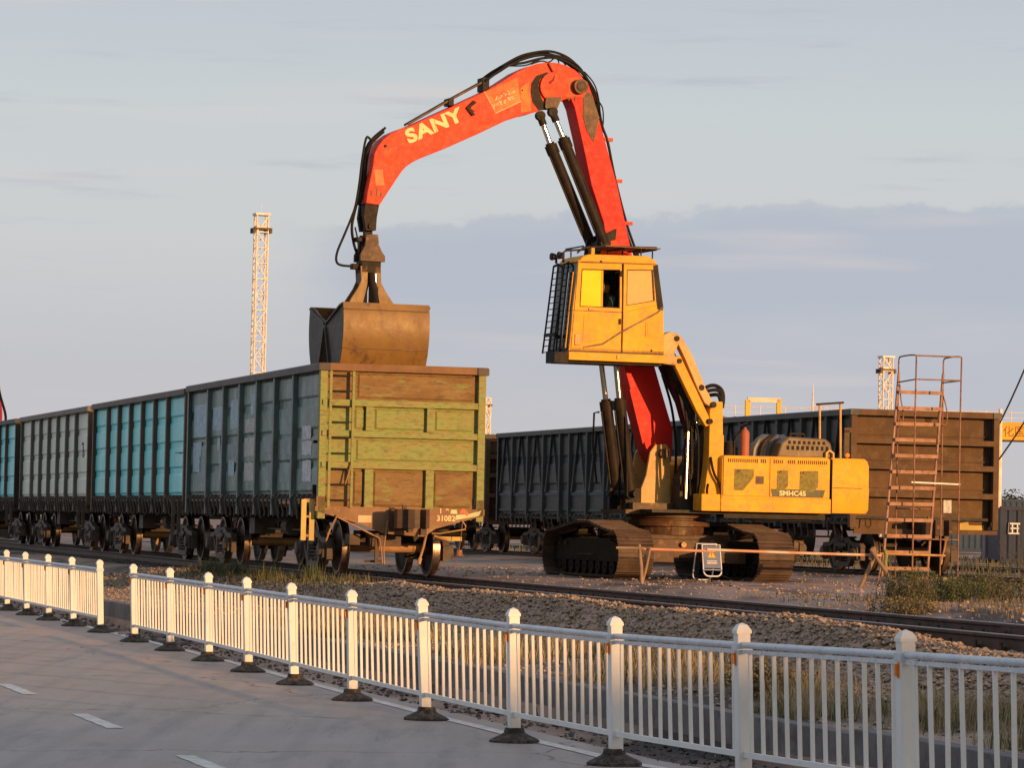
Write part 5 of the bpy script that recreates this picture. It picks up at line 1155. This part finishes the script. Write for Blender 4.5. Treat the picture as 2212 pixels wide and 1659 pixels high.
# ------------------------------------------------------------------ warning sign, barrier, planks, ladder
sg = empty('warning_sign', T(19.55, 58.3, YARD), TH+R(-4)); tag(sg, 'small white framed folding sign with a yellow warning triangle, before the excavator tracks', 'warning sign')
M_pipe = mat('white_pipe', (.78, .78, .80), (.66, .66, .68), 5, .4)
def rounded(x0, x1, y0, y1, z0, z1, r):
    """U-shaped pipe loop from top-left down, round the bottom and up; y shifts with z"""
    def y(z): return y1+(y0-y1)*(z1-z)/(z1-z0)
    pts = [(x0, y(z1), z1)]
    for i in range(5): a = R(180+90*i/4); z = z0+r+r*math.sin(a); pts.append((x0+r+r*math.cos(a), y(z), z))
    for i in range(5): a = R(270+90*i/4); z = z0+r+r*math.sin(a); pts.append((x1-r+r*math.cos(a), y(z), z))
    pts.append((x1, y(z1), z1)); return pts
MB().path(rounded(-.15, .17, -.12, .06, .10, .64, .09), .013, 8, closed=True).build('front_frame', M_pipe, sg, smooth=60)
MB().path(rounded(-.24, .11, .34, .06, .03, .66, .09), .012, 8, closed=True).build('rear_frame', M_pipe, sg, smooth=60)
def sy(z): return .06+(-.12-.06)*(.64-z)/(.54)
bd = MB(); z0, z1 = .24, .62
bd.add([(-.135, sy(z0)-.004, z0), (.155, sy(z0)-.004, z0), (.155, sy(z1)-.004, z1), (-.135, sy(z1)-.004, z1), (-.135, sy(z0)+.006, z0), (.155, sy(z0)+.006, z0), (.155, sy(z1)+.006, z1), (-.135, sy(z1)+.006, z1)], [(0, 1, 2, 3), (7, 6, 5, 4), (0, 4, 5, 1), (1, 5, 6, 2), (2, 6, 7, 3), (3, 7, 4, 0)])
board = bd.build('sign_board', mat('slate_blue_board', (.16, .19, .27), (.20, .22, .30), 4, .4), sg)
def tri(c, s, dy, m, nm):
    pts = [(c[0]-s*.56, c[1]-s*.42), (c[0]+s*.56, c[1]-s*.42), (c[0], c[1]+s*.55)]
    MB().add([(x, sy(z)-dy, z) for x, z in pts], [(0, 1, 2)]).build(nm, m, board)
tri((.01, .475), .125, .006, mat('sign_yellow', (.85, .50, .03), (.8, .45, .03), 6, .5), 'warning_triangle')
MB().add([(x, sy(z)-.0075, z) for x, z in ((.002, .50), (.018, .50), (.013, .455), (.007, .455))], [(0, 1, 2, 3)]).add([(x, sy(z)-.0075, z) for x, z in ((.005, .446), (.015, .446), (.015, .436), (.005, .436))], [(0, 1, 2, 3)]).build('exclamation_mark', M_blk, board)
for a, b_ in ((.355, .372), (.315, .342)):
    MB().add([(x, sy(z)-.006, z) for x, z in ((-.08, a), (.10, a), (.10, b_), (-.08, b_))], [(0, 1, 2, 3)]).build('text_band', mat('sign_text_white', (.62, .58, .60), (.5, .46, .48), 20, .5), board)
MB().bar((-.135, sy(.21), .21), (.155, sy(.21), .21), .015, .02).build('lower_bar', M_pipe, sg)
for x in (-.16, .1): MB().lathe([(0, -.01), (.035, -.01), (.035, .01), (0, .01)], (x, .3, .035), 'x', 12).build('small_wheel', M_dark, sg)
MB().path([(.17, -.1, .12), (.35, -.3, .03), (.6, -.5, .01)], .006, 5).build('tether_wire', M_blk, sg)

br = empty('barrier', T(17.35, 55.2, YARD-.02), TH); tag(br, 'makeshift barrier of orange and white painted poles resting on crossed wooden stakes', 'barrier')
def zt_(x): return .60-.004*x
MB().path([(-.42, .15, .60), (.02, .0, .60)], .022, 8).build('pole', M_wood, br, smooth=40)
MB().path([(.0, .03, .59), (1.1, .06, .575), (1.24, .06, .57)], .024, 8).build('pole', mat('orange_pole', (.60, .27, .15), (.52, .22, .12), 3, .5), br, smooth=40)
MB().path([(1.1, .04, .60), (2.6, .10, .575), (4.2, .15, .56)], .023, 8).build('pole', M_orange, br, smooth=40)
for p, q, r_ in (((-.06, .05, .66), (-.02, -.02, -.02), .030), ((.10, -.05, .62), (.0, .06, .0), .024), ((.05, .05, .5), (.03, .05, .3), .02),
                 ((3.96, .02, .66), (4.32, -.35, -.04), .036), ((4.1, .1, .64), (3.86, .25, 0), .034), ((4.02, .05, .70), (3.98, .06, .48), .05)):
    MB().path([p, tuple((Vector(p)+Vector(q))/2+Vector((.01, 0, 0))), q], [r_*.85, r_, r_], 8).build('stake', M_wood, br, smooth=50)
g2 = MB().tube((0, 0, 0), (1.22, .05, .0), .020, 10)
gp = g2.build('brass_pipe', mat('brass_coloured_pipe', (.50, .28, .08), (.38, .2, .06), 5, .5), None, smooth=40, loc=T(22.0, 56.6, YARD+.56), rot=(0, R(.6), TH))
tag(gp, 'thin brass coloured pipe tied level across the foot of the rusty ladder', 'pipe')
MB().path([(.10, 0, .07), (.12, -.02, -.02), (.11, .0, -.14), (.13, .02, -.26)], .035, 7).build('cloth_wrap', mat('olive_rag', (.28, .25, .08), (.2, .18, .06), 9, .8), gp, smooth=60)
MB().path([(.02, 0, 0), (.04, .05, -.3), (.0, .1, -.56)], .016, 6).build('prop_stick', M_wood, gp)

ldr = empty('access_ladder', T(26.12, 65.4, YARD), TH); tag(ldr, 'tall rusty steel access ladder with a guard rail cage, standing by the brown wagon end', 'ladder')
LW, LDp = .96, .92
M_tread2 = mat('worn_tread_steel', (.42, .24, .165), (.30, .16, .10), 5, .6, rust=(.16, .08, .05), rust_amt=.3, rust_sc=9)
zt1, zt0 = 4.43, 3.96
for x, y, z in ((0, 0, zt1), (LW, 0, zt1)): MB().path([(x, y, .02), (x, y, 3.0), (x+.01, y, z)], .016, 8).build('cage_post', M_lrust, ldr, smooth=40)
for x in (0, LW): MB().path(smoothp([(x, 0, zt1-.0), (x-.005, .25, zt1+.02), (x, .80, zt1+.01), (x, .90, zt1-.03), (x, LDp, zt1-.12), (x, LDp, 3.9), (x, LDp, 2.0), (x, LDp, .02)]), .016, 7).build('cage_hoop', M_lrust, ldr, smooth=40)
MB().path([(0, 0, zt1), (LW, 0, zt1)], .016, 7).build('guard_rail', M_lrust, ldr, smooth=40)
for z in (zt0,):
    MB().path([(0, 0, z), (LW, 0, z), (LW, LDp, z-.01)], .015, 7).path([(0, 0, z), (0, LDp, z-.03)], .015, 7).build('guard_rail', M_lrust, ldr, smooth=40)
def st_pt(t, side):   # stair stringer, bottom to top
    return Vector((-.62+.62*t+side*LW*.99, .05+.85*t, 0.02+4.1*t))
for s in (0, 1): MB().path([st_pt(t, s) for t in (0, .25, .5, .75, 1)], .030, 6).build('stringer', M_tread2, ldr, smooth=30)
for k in range(12):
    t = .05+k*.078
    a = st_pt(t, 0); b_ = st_pt(t, 1)
    MB().box((a+b_)/2, (LW*.99, .16, .035)).bb(a.x, b_.x, a.y-.09, a.y-.075, a.z-.05, a.z+.02).build('tread', M_tread2, ldr, rot=(0, random.uniform(-.004, .004), 0))
MB().bar((-.05, 0, 1.92), (LW+.02, 0, 1.90), .02, .03).build('cross_brace', M_pipe, ldr)
MB().path([(0, 0, .8), (LW, 0, .8)], .014, 6).path([(0, LDp, 1.4), (LW, LDp, 1.4)], .014, 6).build('cross_brace', M_lrust, ldr)
MB().path(smoothp([(.02, .9, 3.96), (-.05, .85, 3.7), (-.01, .85, 3.3), (.06, .85, 3.05), (.10, .88, 3.3), (.05, .9, 3.6), (.02, .9, 3.9)]), .014, 6).path(smoothp([(LW, .9, 3.96), (LW-.06, .85, 3.6), (LW-.12, .85, 3.2), (LW+.04, .85, 3.1), (LW+.08, .88, 3.35), (LW, .9, 3.7)]), .014, 6).build('hanging_chain', M_lrust, ldr)
for i, (x0, x1, y) in enumerate(((-.05, .42, -.2), (.50, 1.28, -.25))):
    tag(MB().bb(x0, x1, y-.12, y+.12, -.04, .06).build('timber_plank', M_wood, None, bevel=.01, loc=T(26.12, 65.4, YARD), rot=(0, 0, TH+R(2-3*i))), ['short timber block under the left foot of the rusty ladder', 'long timber plank under the right foot of the rusty ladder'][i], 'plank')

# ------------------------------------------------------------------ beyond the trains
CV = lambda px, Y: (px-1106)/7650.0*Y          # world x of something Y metres ahead
def lattice_mast(name, X, Y, w, H, label, seg, bottom=YARD, head=True, r=.028, group='floodlight masts'):
    e = empty(name, (X, Y, bottom), R(18)); tag(e, label, 'mast', group)
    h = w/2; cs = [(-h, -h), (h, -h), (h, h), (-h, h)]
    for x, y in cs: MB().path([(x, y, 0), (x, y, H)], r*1.5, 6).build('chord', M_lattice, e)
    n = int(H/seg)
    for i in range(n):
        z0, z1 = i*seg, (i+1)*seg
        b = MB()
        for k in range(4):
            a, c = cs[k], cs[(k+1) % 4]
            b.path([(*a, z0), (*c, z0)], r, 4)
            if (i+k) % 2: b.path([(*a, z0), (*c, z1)], r, 4)
            else: b.path([(*c, z0), (*a, z1)], r, 4)
        q = b.build('bracing', M_lattice, e)
        q['kind'] = 'stuff'
    if head:
        k = w*.74
        MB().bb(-k, k, -k, k, H-1.45*w, H-1.30*w).build('platform', M_brn, e)
        MB().bb(-k*.9, k*.9, -k*.9, k*.9, H-.18*w, H).build('head_frame', M_lattice, e); MB().bb(-k*.6, k*.6, -k*.6, k*.6, H-1.3*w, H-1.1*w).build('lamp_bracket', M_lattice, e)
        for s in (-1, 1):
            for t in (-1, 1): MB().bb(s*k-.1*w, s*k+.1*w, t*k*.6-.2*w, t*k*.6+.2*w, H-1.75*w, H-1.3*w).build('floodlight', M_brn, e)
        if X < 0: MB().path([(0, 0, H), (0, 0, H+.9*w)], .012, 4).build('lightning_rod', M_galv, e)
    return e
lattice_mast('floodlight_mast', CV(556, 260), 260, .84, 23.25, 'tall white lattice floodlight mast rising behind the teal wagon', 1.15, r=.042)
lattice_mast('floodlight_mast', CV(1914, 300), 300, .85, 15.7, 'white lattice mast behind the brown wagon, left of the rusty ladder', 1.2, head=True, r=.05)
lattice_mast('floodlight_mast', CV(1054, 420), 420, .60, 15.6, 'short white lattice mast just right of the yellow-green wagon end', 1.3, r=.06)
th_ = empty('thin_antenna_mast', (CV(1757, 300), 300, YARD), 0); tag(th_, 'thin pale antenna mast with a square frame, behind the dark wagon', 'mast')
MB().path([(0, 0, 0), (0, 0, 11.2), (0, 0, 13.2)], [.12, .10, .03], 6).build('pole', M_lattice, th_)
MB().path([(0, 0, 11.3), (1.2, 0, 11.3), (1.2, 0, 9.6), (0, 0, 9.6)], .05, 5).build('frame', M_lattice, th_)

M_gy = mat('gantry_yellow', (.82, .48, .06), (.74, .40, .05), .6, .5, dirt=(.6, .34, .08), dirt_amt=.2)
ga = empty('gantry_crane', (CV(2150, 260), 260, YARD), 0); tag(ga, 'far yellow gantry crane girder with lettering and a railed walkway, right edge', 'gantry crane')
gz0, gz1 = 7.75, 9.05
MB().bb(-9, 22, -.5, .5, gz0, gz1).build('girder', M_gy, ga)
MB().bb(-9, 22, -.6, .6, gz0-.12, gz0).build('girder_flange', M_brn, ga)
MB().path([(-20, .9, gz1+.75), (22, .9, gz1+.75)], .035, 5).path([(-20, .9, gz1+.35), (22, .9, gz1+.35)], .02, 4).build('walkway_rail', M_lattice, ga)
for k in range(22): MB().tube((-19+k*1.85, .9, gz1-.1), (-19+k*1.85, .9, gz1+.85), .035, 5).build('walkway_post', M_lattice, ga)
MB().bb(-20, -9, .3, 1.1, gz1-.25, gz1-.1).build('walkway', M_brn, ga)
put('lettering', text_mesh('化国卫', .85), mat('dark_brown_lettering', (.30, .12, .03), (.25, .1, .03), 3, .6), ga, loc=(.55, -.505, gz0+.3), rot=(R(90), 0, 0))
for x in (20,): MB().bb(x-.4, x+.4, -4, -3.4, 0, gz0).bb(x-.4, x+.4, 3.4, 4, 0, gz0).build('leg', M_gy, ga)
lp = empty('light_pole', (CV(2163, 150), 150, YARD), 0); tag(lp, 'slim pale pole standing between the brown wagon and the blue containers', 'pole')
MB().path([(0, 0, 0), (0, 0, 2.2), (0, 0, 6.2)], [.11, .10, .08], 8).build('shaft', M_lattice, lp, smooth=40)
MB().bb(-.16, .16, -.16, .16, 0, .5).build('footing', M_conc, lp)
yg = empty('yellow_loader', (CV(1642, 120), 120, YARD), R(8)); tag(yg, 'yellow machine behind the dark wagons, only its roll frame and roof showing', 'loader')
MB().bb(-1.3, 1.3, -2.6, 1.0, .9, 3.3).build('machine_body', M_gy, yg, bevel=.08)
MB().prism([(-.62, 4.35), (.0, 4.35), (-.05, 4.55), (-.5, 4.6)], 'y', -1, -.3).bb(-1.0, 1.0, -1.6, .4, 3.3, 4.3).build('cab_roof', M_gy, yg, bevel=.05)
MB().bb(-.58, -.42, -.5, -.35, 4.2, 5.25).bb(.50, .64, -.5, -.35, 4.2, 5.3).build('frame_post', M_gy, yg)
MB().bb(-.5, .62, -.5, -.35, 5.18, 5.34).build('frame_beam', M_lattice, yg)
for s in (-1, 1):
    for t in (-1.9, .5): MB().lathe([(0, -.22), (.45, -.25), (.75, -.22), (.78, 0), (.75, .22), (.45, .25), (0, .22)], (s*1.2, t, .77), 'x', 20).build('tyre', M_hose, yg, smooth=40)
dm = MB(); 
for i in range(9): dm.lathe([(0, 0), (.26-.01*i, .02), (.16, .16), (0, .2)], (-1.3+i*.33, .05*(i % 2), 0), 'z', 7)
tag(dm.build('orange_tarpaulin', mat('orange_tarp', (.62, .22, .05), (.30, .18, .06), 2.2, .7), None, loc=T(27.7, 80, 4.18), rot=(0, 0, TH)), 'crumpled orange and olive load peeking over the rim of the brown wagon', 'tarpaulin')

M_cont = mat('navy_container', (.030, .045, .085), (.025, .038, .07), 1.5, .5)
def container(X, Y, z, L_, H_, label, rz, m, mark=False):
    e = empty('shipping_container', (X, Y, z), rz); tag(e, label, 'container')
    b = MB(); x = 0; n = int(L_/.28); pts = []
    for i in range(n):
        x0 = i*L_/n; d = L_/n; pts += [(x0, 0), (x0+d*.3, 0), (x0+d*.5, .035), (x0+d*.8, .035)]
    pts.append((L_, 0)); 
    for px_, py_ in pts: b.v.append((px_, py_, .15)); b.v.append((px_, py_, H_-.1))
    for i in range(len(pts)-1): b.f.append((2*i, 2*i+2, 2*i+3, 2*i+1))
    b.build('corrugated_side', m, e)
    MB().bb(0, L_, .04, 2.4, .1, H_-.05).build('shell', m, e)
    for z0, z1 in ((0, .15), (H_-.12, H_)): MB().bb(0, L_, -.03, .06, z0, z1).build('side_rail', m, e)
    for x0 in (0, L_-.12): MB().bb(x0, x0+.12, -.035, .06, 0, H_).build('corner_post', m, e)
    if mark:
        q = MB().bar((.45, -.012, 1.95), (.42, -.012, 1.35), .006, .06, up=(0, 1, 0)).bb(.5, 1.05, -.014, -.008, 1.86, 1.92).bb(.55, .95, -.014, -.008, 1.66, 1.72).bb(.45, 1.02, -.014, -.008, 1.36, 1.41).bb(.58, .63, -.014, -.008, 1.4, 1.9).bb(.85, .9, -.014, -.008, 1.4, 1.9)
        q.build('white_logo', M_white, e)
    return e
container(CV(2166, 110), 110, YARD, 12.2, 1.78*1.0+.0, 'nearest navy blue container with a white logo, at the right edge', R(6), M_cont, False)
MB_logo = MB().bar((.22, 0, 1.28), (.20, 0, .92), .006, .05, up=(0, 1, 0)).bb(.26, .58, -.006, 0, 1.22, 1.27).bb(.28, .55, -.006, 0, 1.08, 1.12).bb(.22, .56, -.006, 0, .92, .96).bb(.32, .36, -.006, 0, .95, 1.24).bb(.48, .52, -.006, 0, .95, 1.24)
lg = MB_logo.build('white_logo', M_white, bpy.data.objects['shipping_container'], loc=(.05, -.012, .0))
container(CV(2000, 170), 170, YARD, 12.2, 2.55, 'far blue container behind the rusty ladder and the pale pole', R(3), mat('blue_container', (.04, .075, .13), (.035, .06, .11), 1.5, .5))
container(CV(2150, 190), 190, YARD, 12.2, 2.75, 'far blue-grey container beyond the nearest navy one', R(3), mat('slate_container', (.05, .08, .13), (.04, .07, .12), 1.5, .5))
cp = MB().bb(-.28, .28, -.28, .28, 0, 1.75); cpo = cp.build('concrete_pillar', mat('pinkish_concrete', (.30, .25, .24), (.25, .21, .2), 2, .8), None, loc=(CV(2150, 112), 112, YARD), bevel=.03)
tag(cpo, 'squat grey concrete pillar left of the nearest navy container', 'pillar')
# far pale building strip and scrub at the horizon
fb = empty('far_shed', (CV(2140, 700), 700, YARD), 0); tag(fb, 'very distant low pale shed on the horizon at the right edge', 'shed')
MB().bb(0, 40, 0, 15, 0, 6.2).build('wall', M_lattice, fb); MB().prism([(-1, 6.2), (16, 6.2), (7.5, 8)], 'x', -1, 41).build('roof', M_galv, fb)

# slack overhead cables from a pole outside the frame, made fast beyond the brown wagon
up_ = empty('utility_pole', (CV(2380, 92), 92, YARD), 0); tag(up_, 'timber utility pole carrying the two black cables beyond the right edge', 'pole')
MB().path([(0, 0, 0), (0, 0, 6), (0, 0, 12)], [.16, .14, .11], 10).build('shaft', M_wood, up_, smooth=40)
MB().bb(-.9, .9, -.05, .05, 11.2, 11.35).build('crossarm', M_wood, up_)
for i, (px0, py0, px1, py1) in enumerate(((2335, 440, 2120, 1000), (2380, 560, 2128, 1040))):
    a = Vector((CV(px0, 92), 92, 1.75+(1127-(py0-27))/7650*92)); b_ = Vector((CV(px1, 88), 88, 1.75+(1127-(py1-23))/7650*88))
    pts = [a.lerp(b_, t)+Vector((0, 0, -.5*math.sin(math.pi*t))) for t in [k/14 for k in range(15)]]
    tag(MB().path(pts, .022, 6).build('overhead_cable', M_hose, None, smooth=60), ['upper of the two black cables slanting down at the right edge', 'lower of the two black cables slanting down at the right edge'][i], 'cable')
# red boom of another machine at the far left edge
rb_ = empty('red_crane_boom', (CV(-20, 130), 130, YARD), 0); tag(rb_, 'red boom of another machine just entering at the left edge, with a black hose', 'crane')
MB().prism([(-1.2, 0), (.28, 0), (.42, 2.0), (.42, 4.6), (.16, 6.6), (-.1, 7.0), (-.35, 6.6), (-.5, 3.0)], 'y', -.25, .25).build('boom', M_redd, rb_, bevel=.02)
MB().path(smoothp([(.1, -.2, 6.6), (.36, -.25, 5.3), (.62, -.3, 4.4), (.50, -.3, 3.85), (.36, -.3, 3.6)]), .05, 7).build('hose', M_hose, rb_, smooth=60)
MB().bb(-1.6, 1.0, -1.2, 1.2, 0, .9).build('base', M_dark, rb_)
# ------------------------------------------------------------------ plants
def blades(name, n, fn, h0, h1, m, seed, w=.008):
    r = random.Random(seed); V = []; F_ = []
    for i in range(n):
        la, L_ = fn(r); b = T(la, L_, gz(la, L_)-.01); h = r.uniform(h0, h1); a = r.uniform(0, 6.28); t = r.uniform(.1, .6)*h
        dx, dy = math.cos(a), math.sin(a); q = len(V); ww = w*r.uniform(.6, 1.4)
        V += [(b.x-dy*ww, b.y+dx*ww, b.z), (b.x+dy*ww, b.y-dx*ww, b.z), (b.x+dx*t*.4+dy*ww*.7, b.y+dy*t*.4-dx*ww*.7, b.z+h*.6), (b.x+dx*t*.4-dy*ww*.7, b.y+dy*t*.4+dx*ww*.7, b.z+h*.6), (b.x+dx*t, b.y+dy*t, b.z+h)]
        F_ += [(q, q+1, q+2, q+3), (q+3, q+2, q+4)]
    me = bpy.data.meshes.new(name); me.from_pydata(V, [], F_); me.update(); return put(name, me, m)
def leafmat(name, c, c2): 
    m = mat(name, c, c2, 5, .7, thr=(.35, .65), spec=.15); return m
M_dry = leafmat('dry_grass', (.25, .185, .10), (.16, .14, .075)); M_grn = leafmat('green_weed', (.07, .10, .04), (.12, .13, .055)); M_olive = leafmat('olive_weed', (.095, .095, .045), (.17, .15, .08))
r_ = random.Random(3)
tuft = [(8.95+r_.random()*1.6, 19+r_.random()*28) for _ in range(46)]
def tf(r):
    c = tuft[int(r.random()*len(tuft))]; return c[0]+r.gauss(0, .22), c[1]+r.gauss(0, .32)
tag(blades('dry_grass', 20000, tf, .05, .26, leafmat('pale_dry_grass', (.42, .33, .20), (.26, .21, .12)), 5, .004), kind='stuff')
tag(blades('grass', 3000, tf, .05, .20, M_grn, 6), kind='stuff')
tag(blades('dry_grass', 1600, lambda r: (12.0+r.gauss(0, .25), 52+r.random()*16), .05, .24, M_olive, 8), kind='stuff')
tag(blades('grass', 500, lambda r: (12.2+r.gauss(0, .12), [60.5, 63.5, 66, 57][int(r.random()*4)]+r.gauss(0, .2)), .15, .42, M_grn, 9), kind='stuff')
tag(blades('dry_grass', 3500, lambda r: (16.4+r.random()*7, 36+r.random()*12), .03, .10, M_dry, 10), kind='stuff')
tag(blades('dry_grass', 9000, lambda r: (30.2+r.random()*22, 62+r.random()**1.2*60), .06, .24, M_olive, 11, .016), kind='stuff')
def bush(la, L_, wx, wy, h, n, label, m1, m2, seed):
    e = empty('bush', T(la, L_, gz(la, L_)-.02), TH); tag(e, label, 'bush', None)
    r = random.Random(seed); st = MB(); tips = []
    for i in range(n):
        x, y = r.gauss(0, wx*.25), r.gauss(0, wy*.25); a = r.uniform(0, 6.28); ln = h*r.uniform(.5, 1.05); sp_ = r.uniform(.1, .5)*ln
        p0 = Vector((x, y, 0)); p1 = Vector((x+math.cos(a)*sp_*.4, y+math.sin(a)*sp_*.4, ln*.55)); p2 = Vector((x+math.cos(a)*sp_, y+math.sin(a)*sp_, ln))
        st.path([p0, p1, p2], [.006, .004, .002], 3, caps=False); tips.append((p0, p1, p2))
    so2 = st.build('stems', M_dry if seed % 2 else M_olive, e); so2['kind'] = 'stuff'
    for nm, m, cnt in (('foliage', m1, 26), ('foliage', m2, 12)):
        V = []; F_ = []
        for p0, p1, p2 in tips:
            for k in range(cnt):
                t = r.uniform(.15, 1.05); c = (p0.lerp(p1, t*2) if t < .5 else p1.lerp(p2, t*2-1))+Vector((r.gauss(0, .03), r.gauss(0, .03), r.gauss(0, .02)))
                u = Vector((r.uniform(-1, 1), r.uniform(-1, 1), r.uniform(-.3, 1))).normalized(); v = u.cross(Vector((r.uniform(-1, 1), r.uniform(-1, 1), r.uniform(-1, 1)))).normalized()
                l, w = r.uniform(.015, .045), r.uniform(.006, .014); q = len(V)
                V += [tuple(c), tuple(c+u*l*.5+v*w), tuple(c+u*l), tuple(c+u*l*.5-v*w)]; F_.append((q, q+1, q+2, q+3))
        me = bpy.data.meshes.new(nm); me.from_pydata(V, [], F_); me.update(); put(nm, me, m, e)
    return e
bush(17.5, 44.0, .7, .8, .46, 90, 'spiky dry weed with bright green shoots at the foot of the ladder planks', M_olive, M_grn, 1)
bush(18.8, 45.8, .8, .9, .38, 90, 'dark green weed clump right of the spiky dry weed', M_grn, M_grn, 2)
bush(20.1, 47.4, 1.2, 1.2, .40, 110, 'broad olive bush right of the dark green clump', M_olive, M_grn, 3)
bush(21.6, 48.2, 1.3, 1.2, .36, 90, 'sunlit dry bush cut by the right edge of the photo', M_dry, M_olive, 4)
bush(29.6, 66.5, 1.0, 1.2, .55, 90, 'pale green weed beyond the brown wagon, below the grey pillar', M_olive, M_grn, 5)
bush(32.3, 73, 1.2, 1.5, .75, 110, 'tall dry weed in front of the nearest navy container', M_dry, M_olive, 6)
bush(16.3, 41.0, .7, .8, .22, 60, 'low dry weeds on the bank just below the spiky weed', M_dry, M_olive, 8)
bush(10.1, 21.6, .5, .6, .42, 70, 'green weed behind the fence between its two nearest posts', M_grn, M_olive, 7)
bush(9.6, 27.5, .5, .6, .34, 70, 'dry golden weed behind the fence above the retaining wall', M_dry, M_olive, 9)
# small far tree by the containers
tre = empty('tree', (CV(2190, 330), 330, YARD), 0); tag(tre, 'small dark rounded tree far off above the blue containers', 'tree')
MB().path([(0, 0, 0), (.1, 0, 1.8), (.0, .1, 3.0)], [.2, .14, .06], 6).build('trunk', M_wood, tre)
r = random.Random(4); V = []; F_ = []
for i in range(1400):
    c = Vector((r.gauss(0, .75), r.gauss(0, .75), 3.0+r.gauss(0, .75))); u = Vector((r.gauss(0, 1), r.gauss(0, 1), r.gauss(0, 1))).normalized()*.16; v = u.cross(Vector((r.gauss(0, 1), r.gauss(0, 1), 1))).normalized()*.1; q = len(V)
    V += [tuple(c-u), tuple(c+v), tuple(c+u), tuple(c-v)]; F_.append((q, q+1, q+2, q+3))
me = bpy.data.meshes.new('crown'); me.from_pydata(V, [], F_); put('crown', me, leafmat('far_leaves', (.05, .055, .035), (.03, .035, .025)), tre)

# ------------------------------------------------------------------ unseen building added behind the camera to shade the near ground
sx_, sy_ = math.sin(R(SUN_AZ)), -math.cos(R(SUN_AZ)); tl = math.tan(R(SUN_EL)); tdir = Vector((-sx_, -sy_, 0))
wd_ = 62.0; hw = (25.3+wd_)*tl
cen = -tdir*wd_
wh = empty('shade_building', (cen.x, cen.y, 0), math.atan2(tdir.y, tdir.x)-math.pi/2); tag(wh, 'long low flat roofed building added unseen behind the camera for shade', 'shade_building')
MB().bb(-55, 90, -14, 0, 0, hw-.25).build('wall', mat('shade_building_wall', (.42, .38, .34), (.38, .34, .30), .5, .8), wh)  # wall of the added unseen shade building
MB().bb(-55.3, 90.3, -14.3, .3, hw-.25, hw).build('roof', M_galv, wh)
for k in range(8): MB().bb(-50+k*16, -44+k*16, .0, .06, 0, 4.2).build('shade_building_door', M_brn, wh)
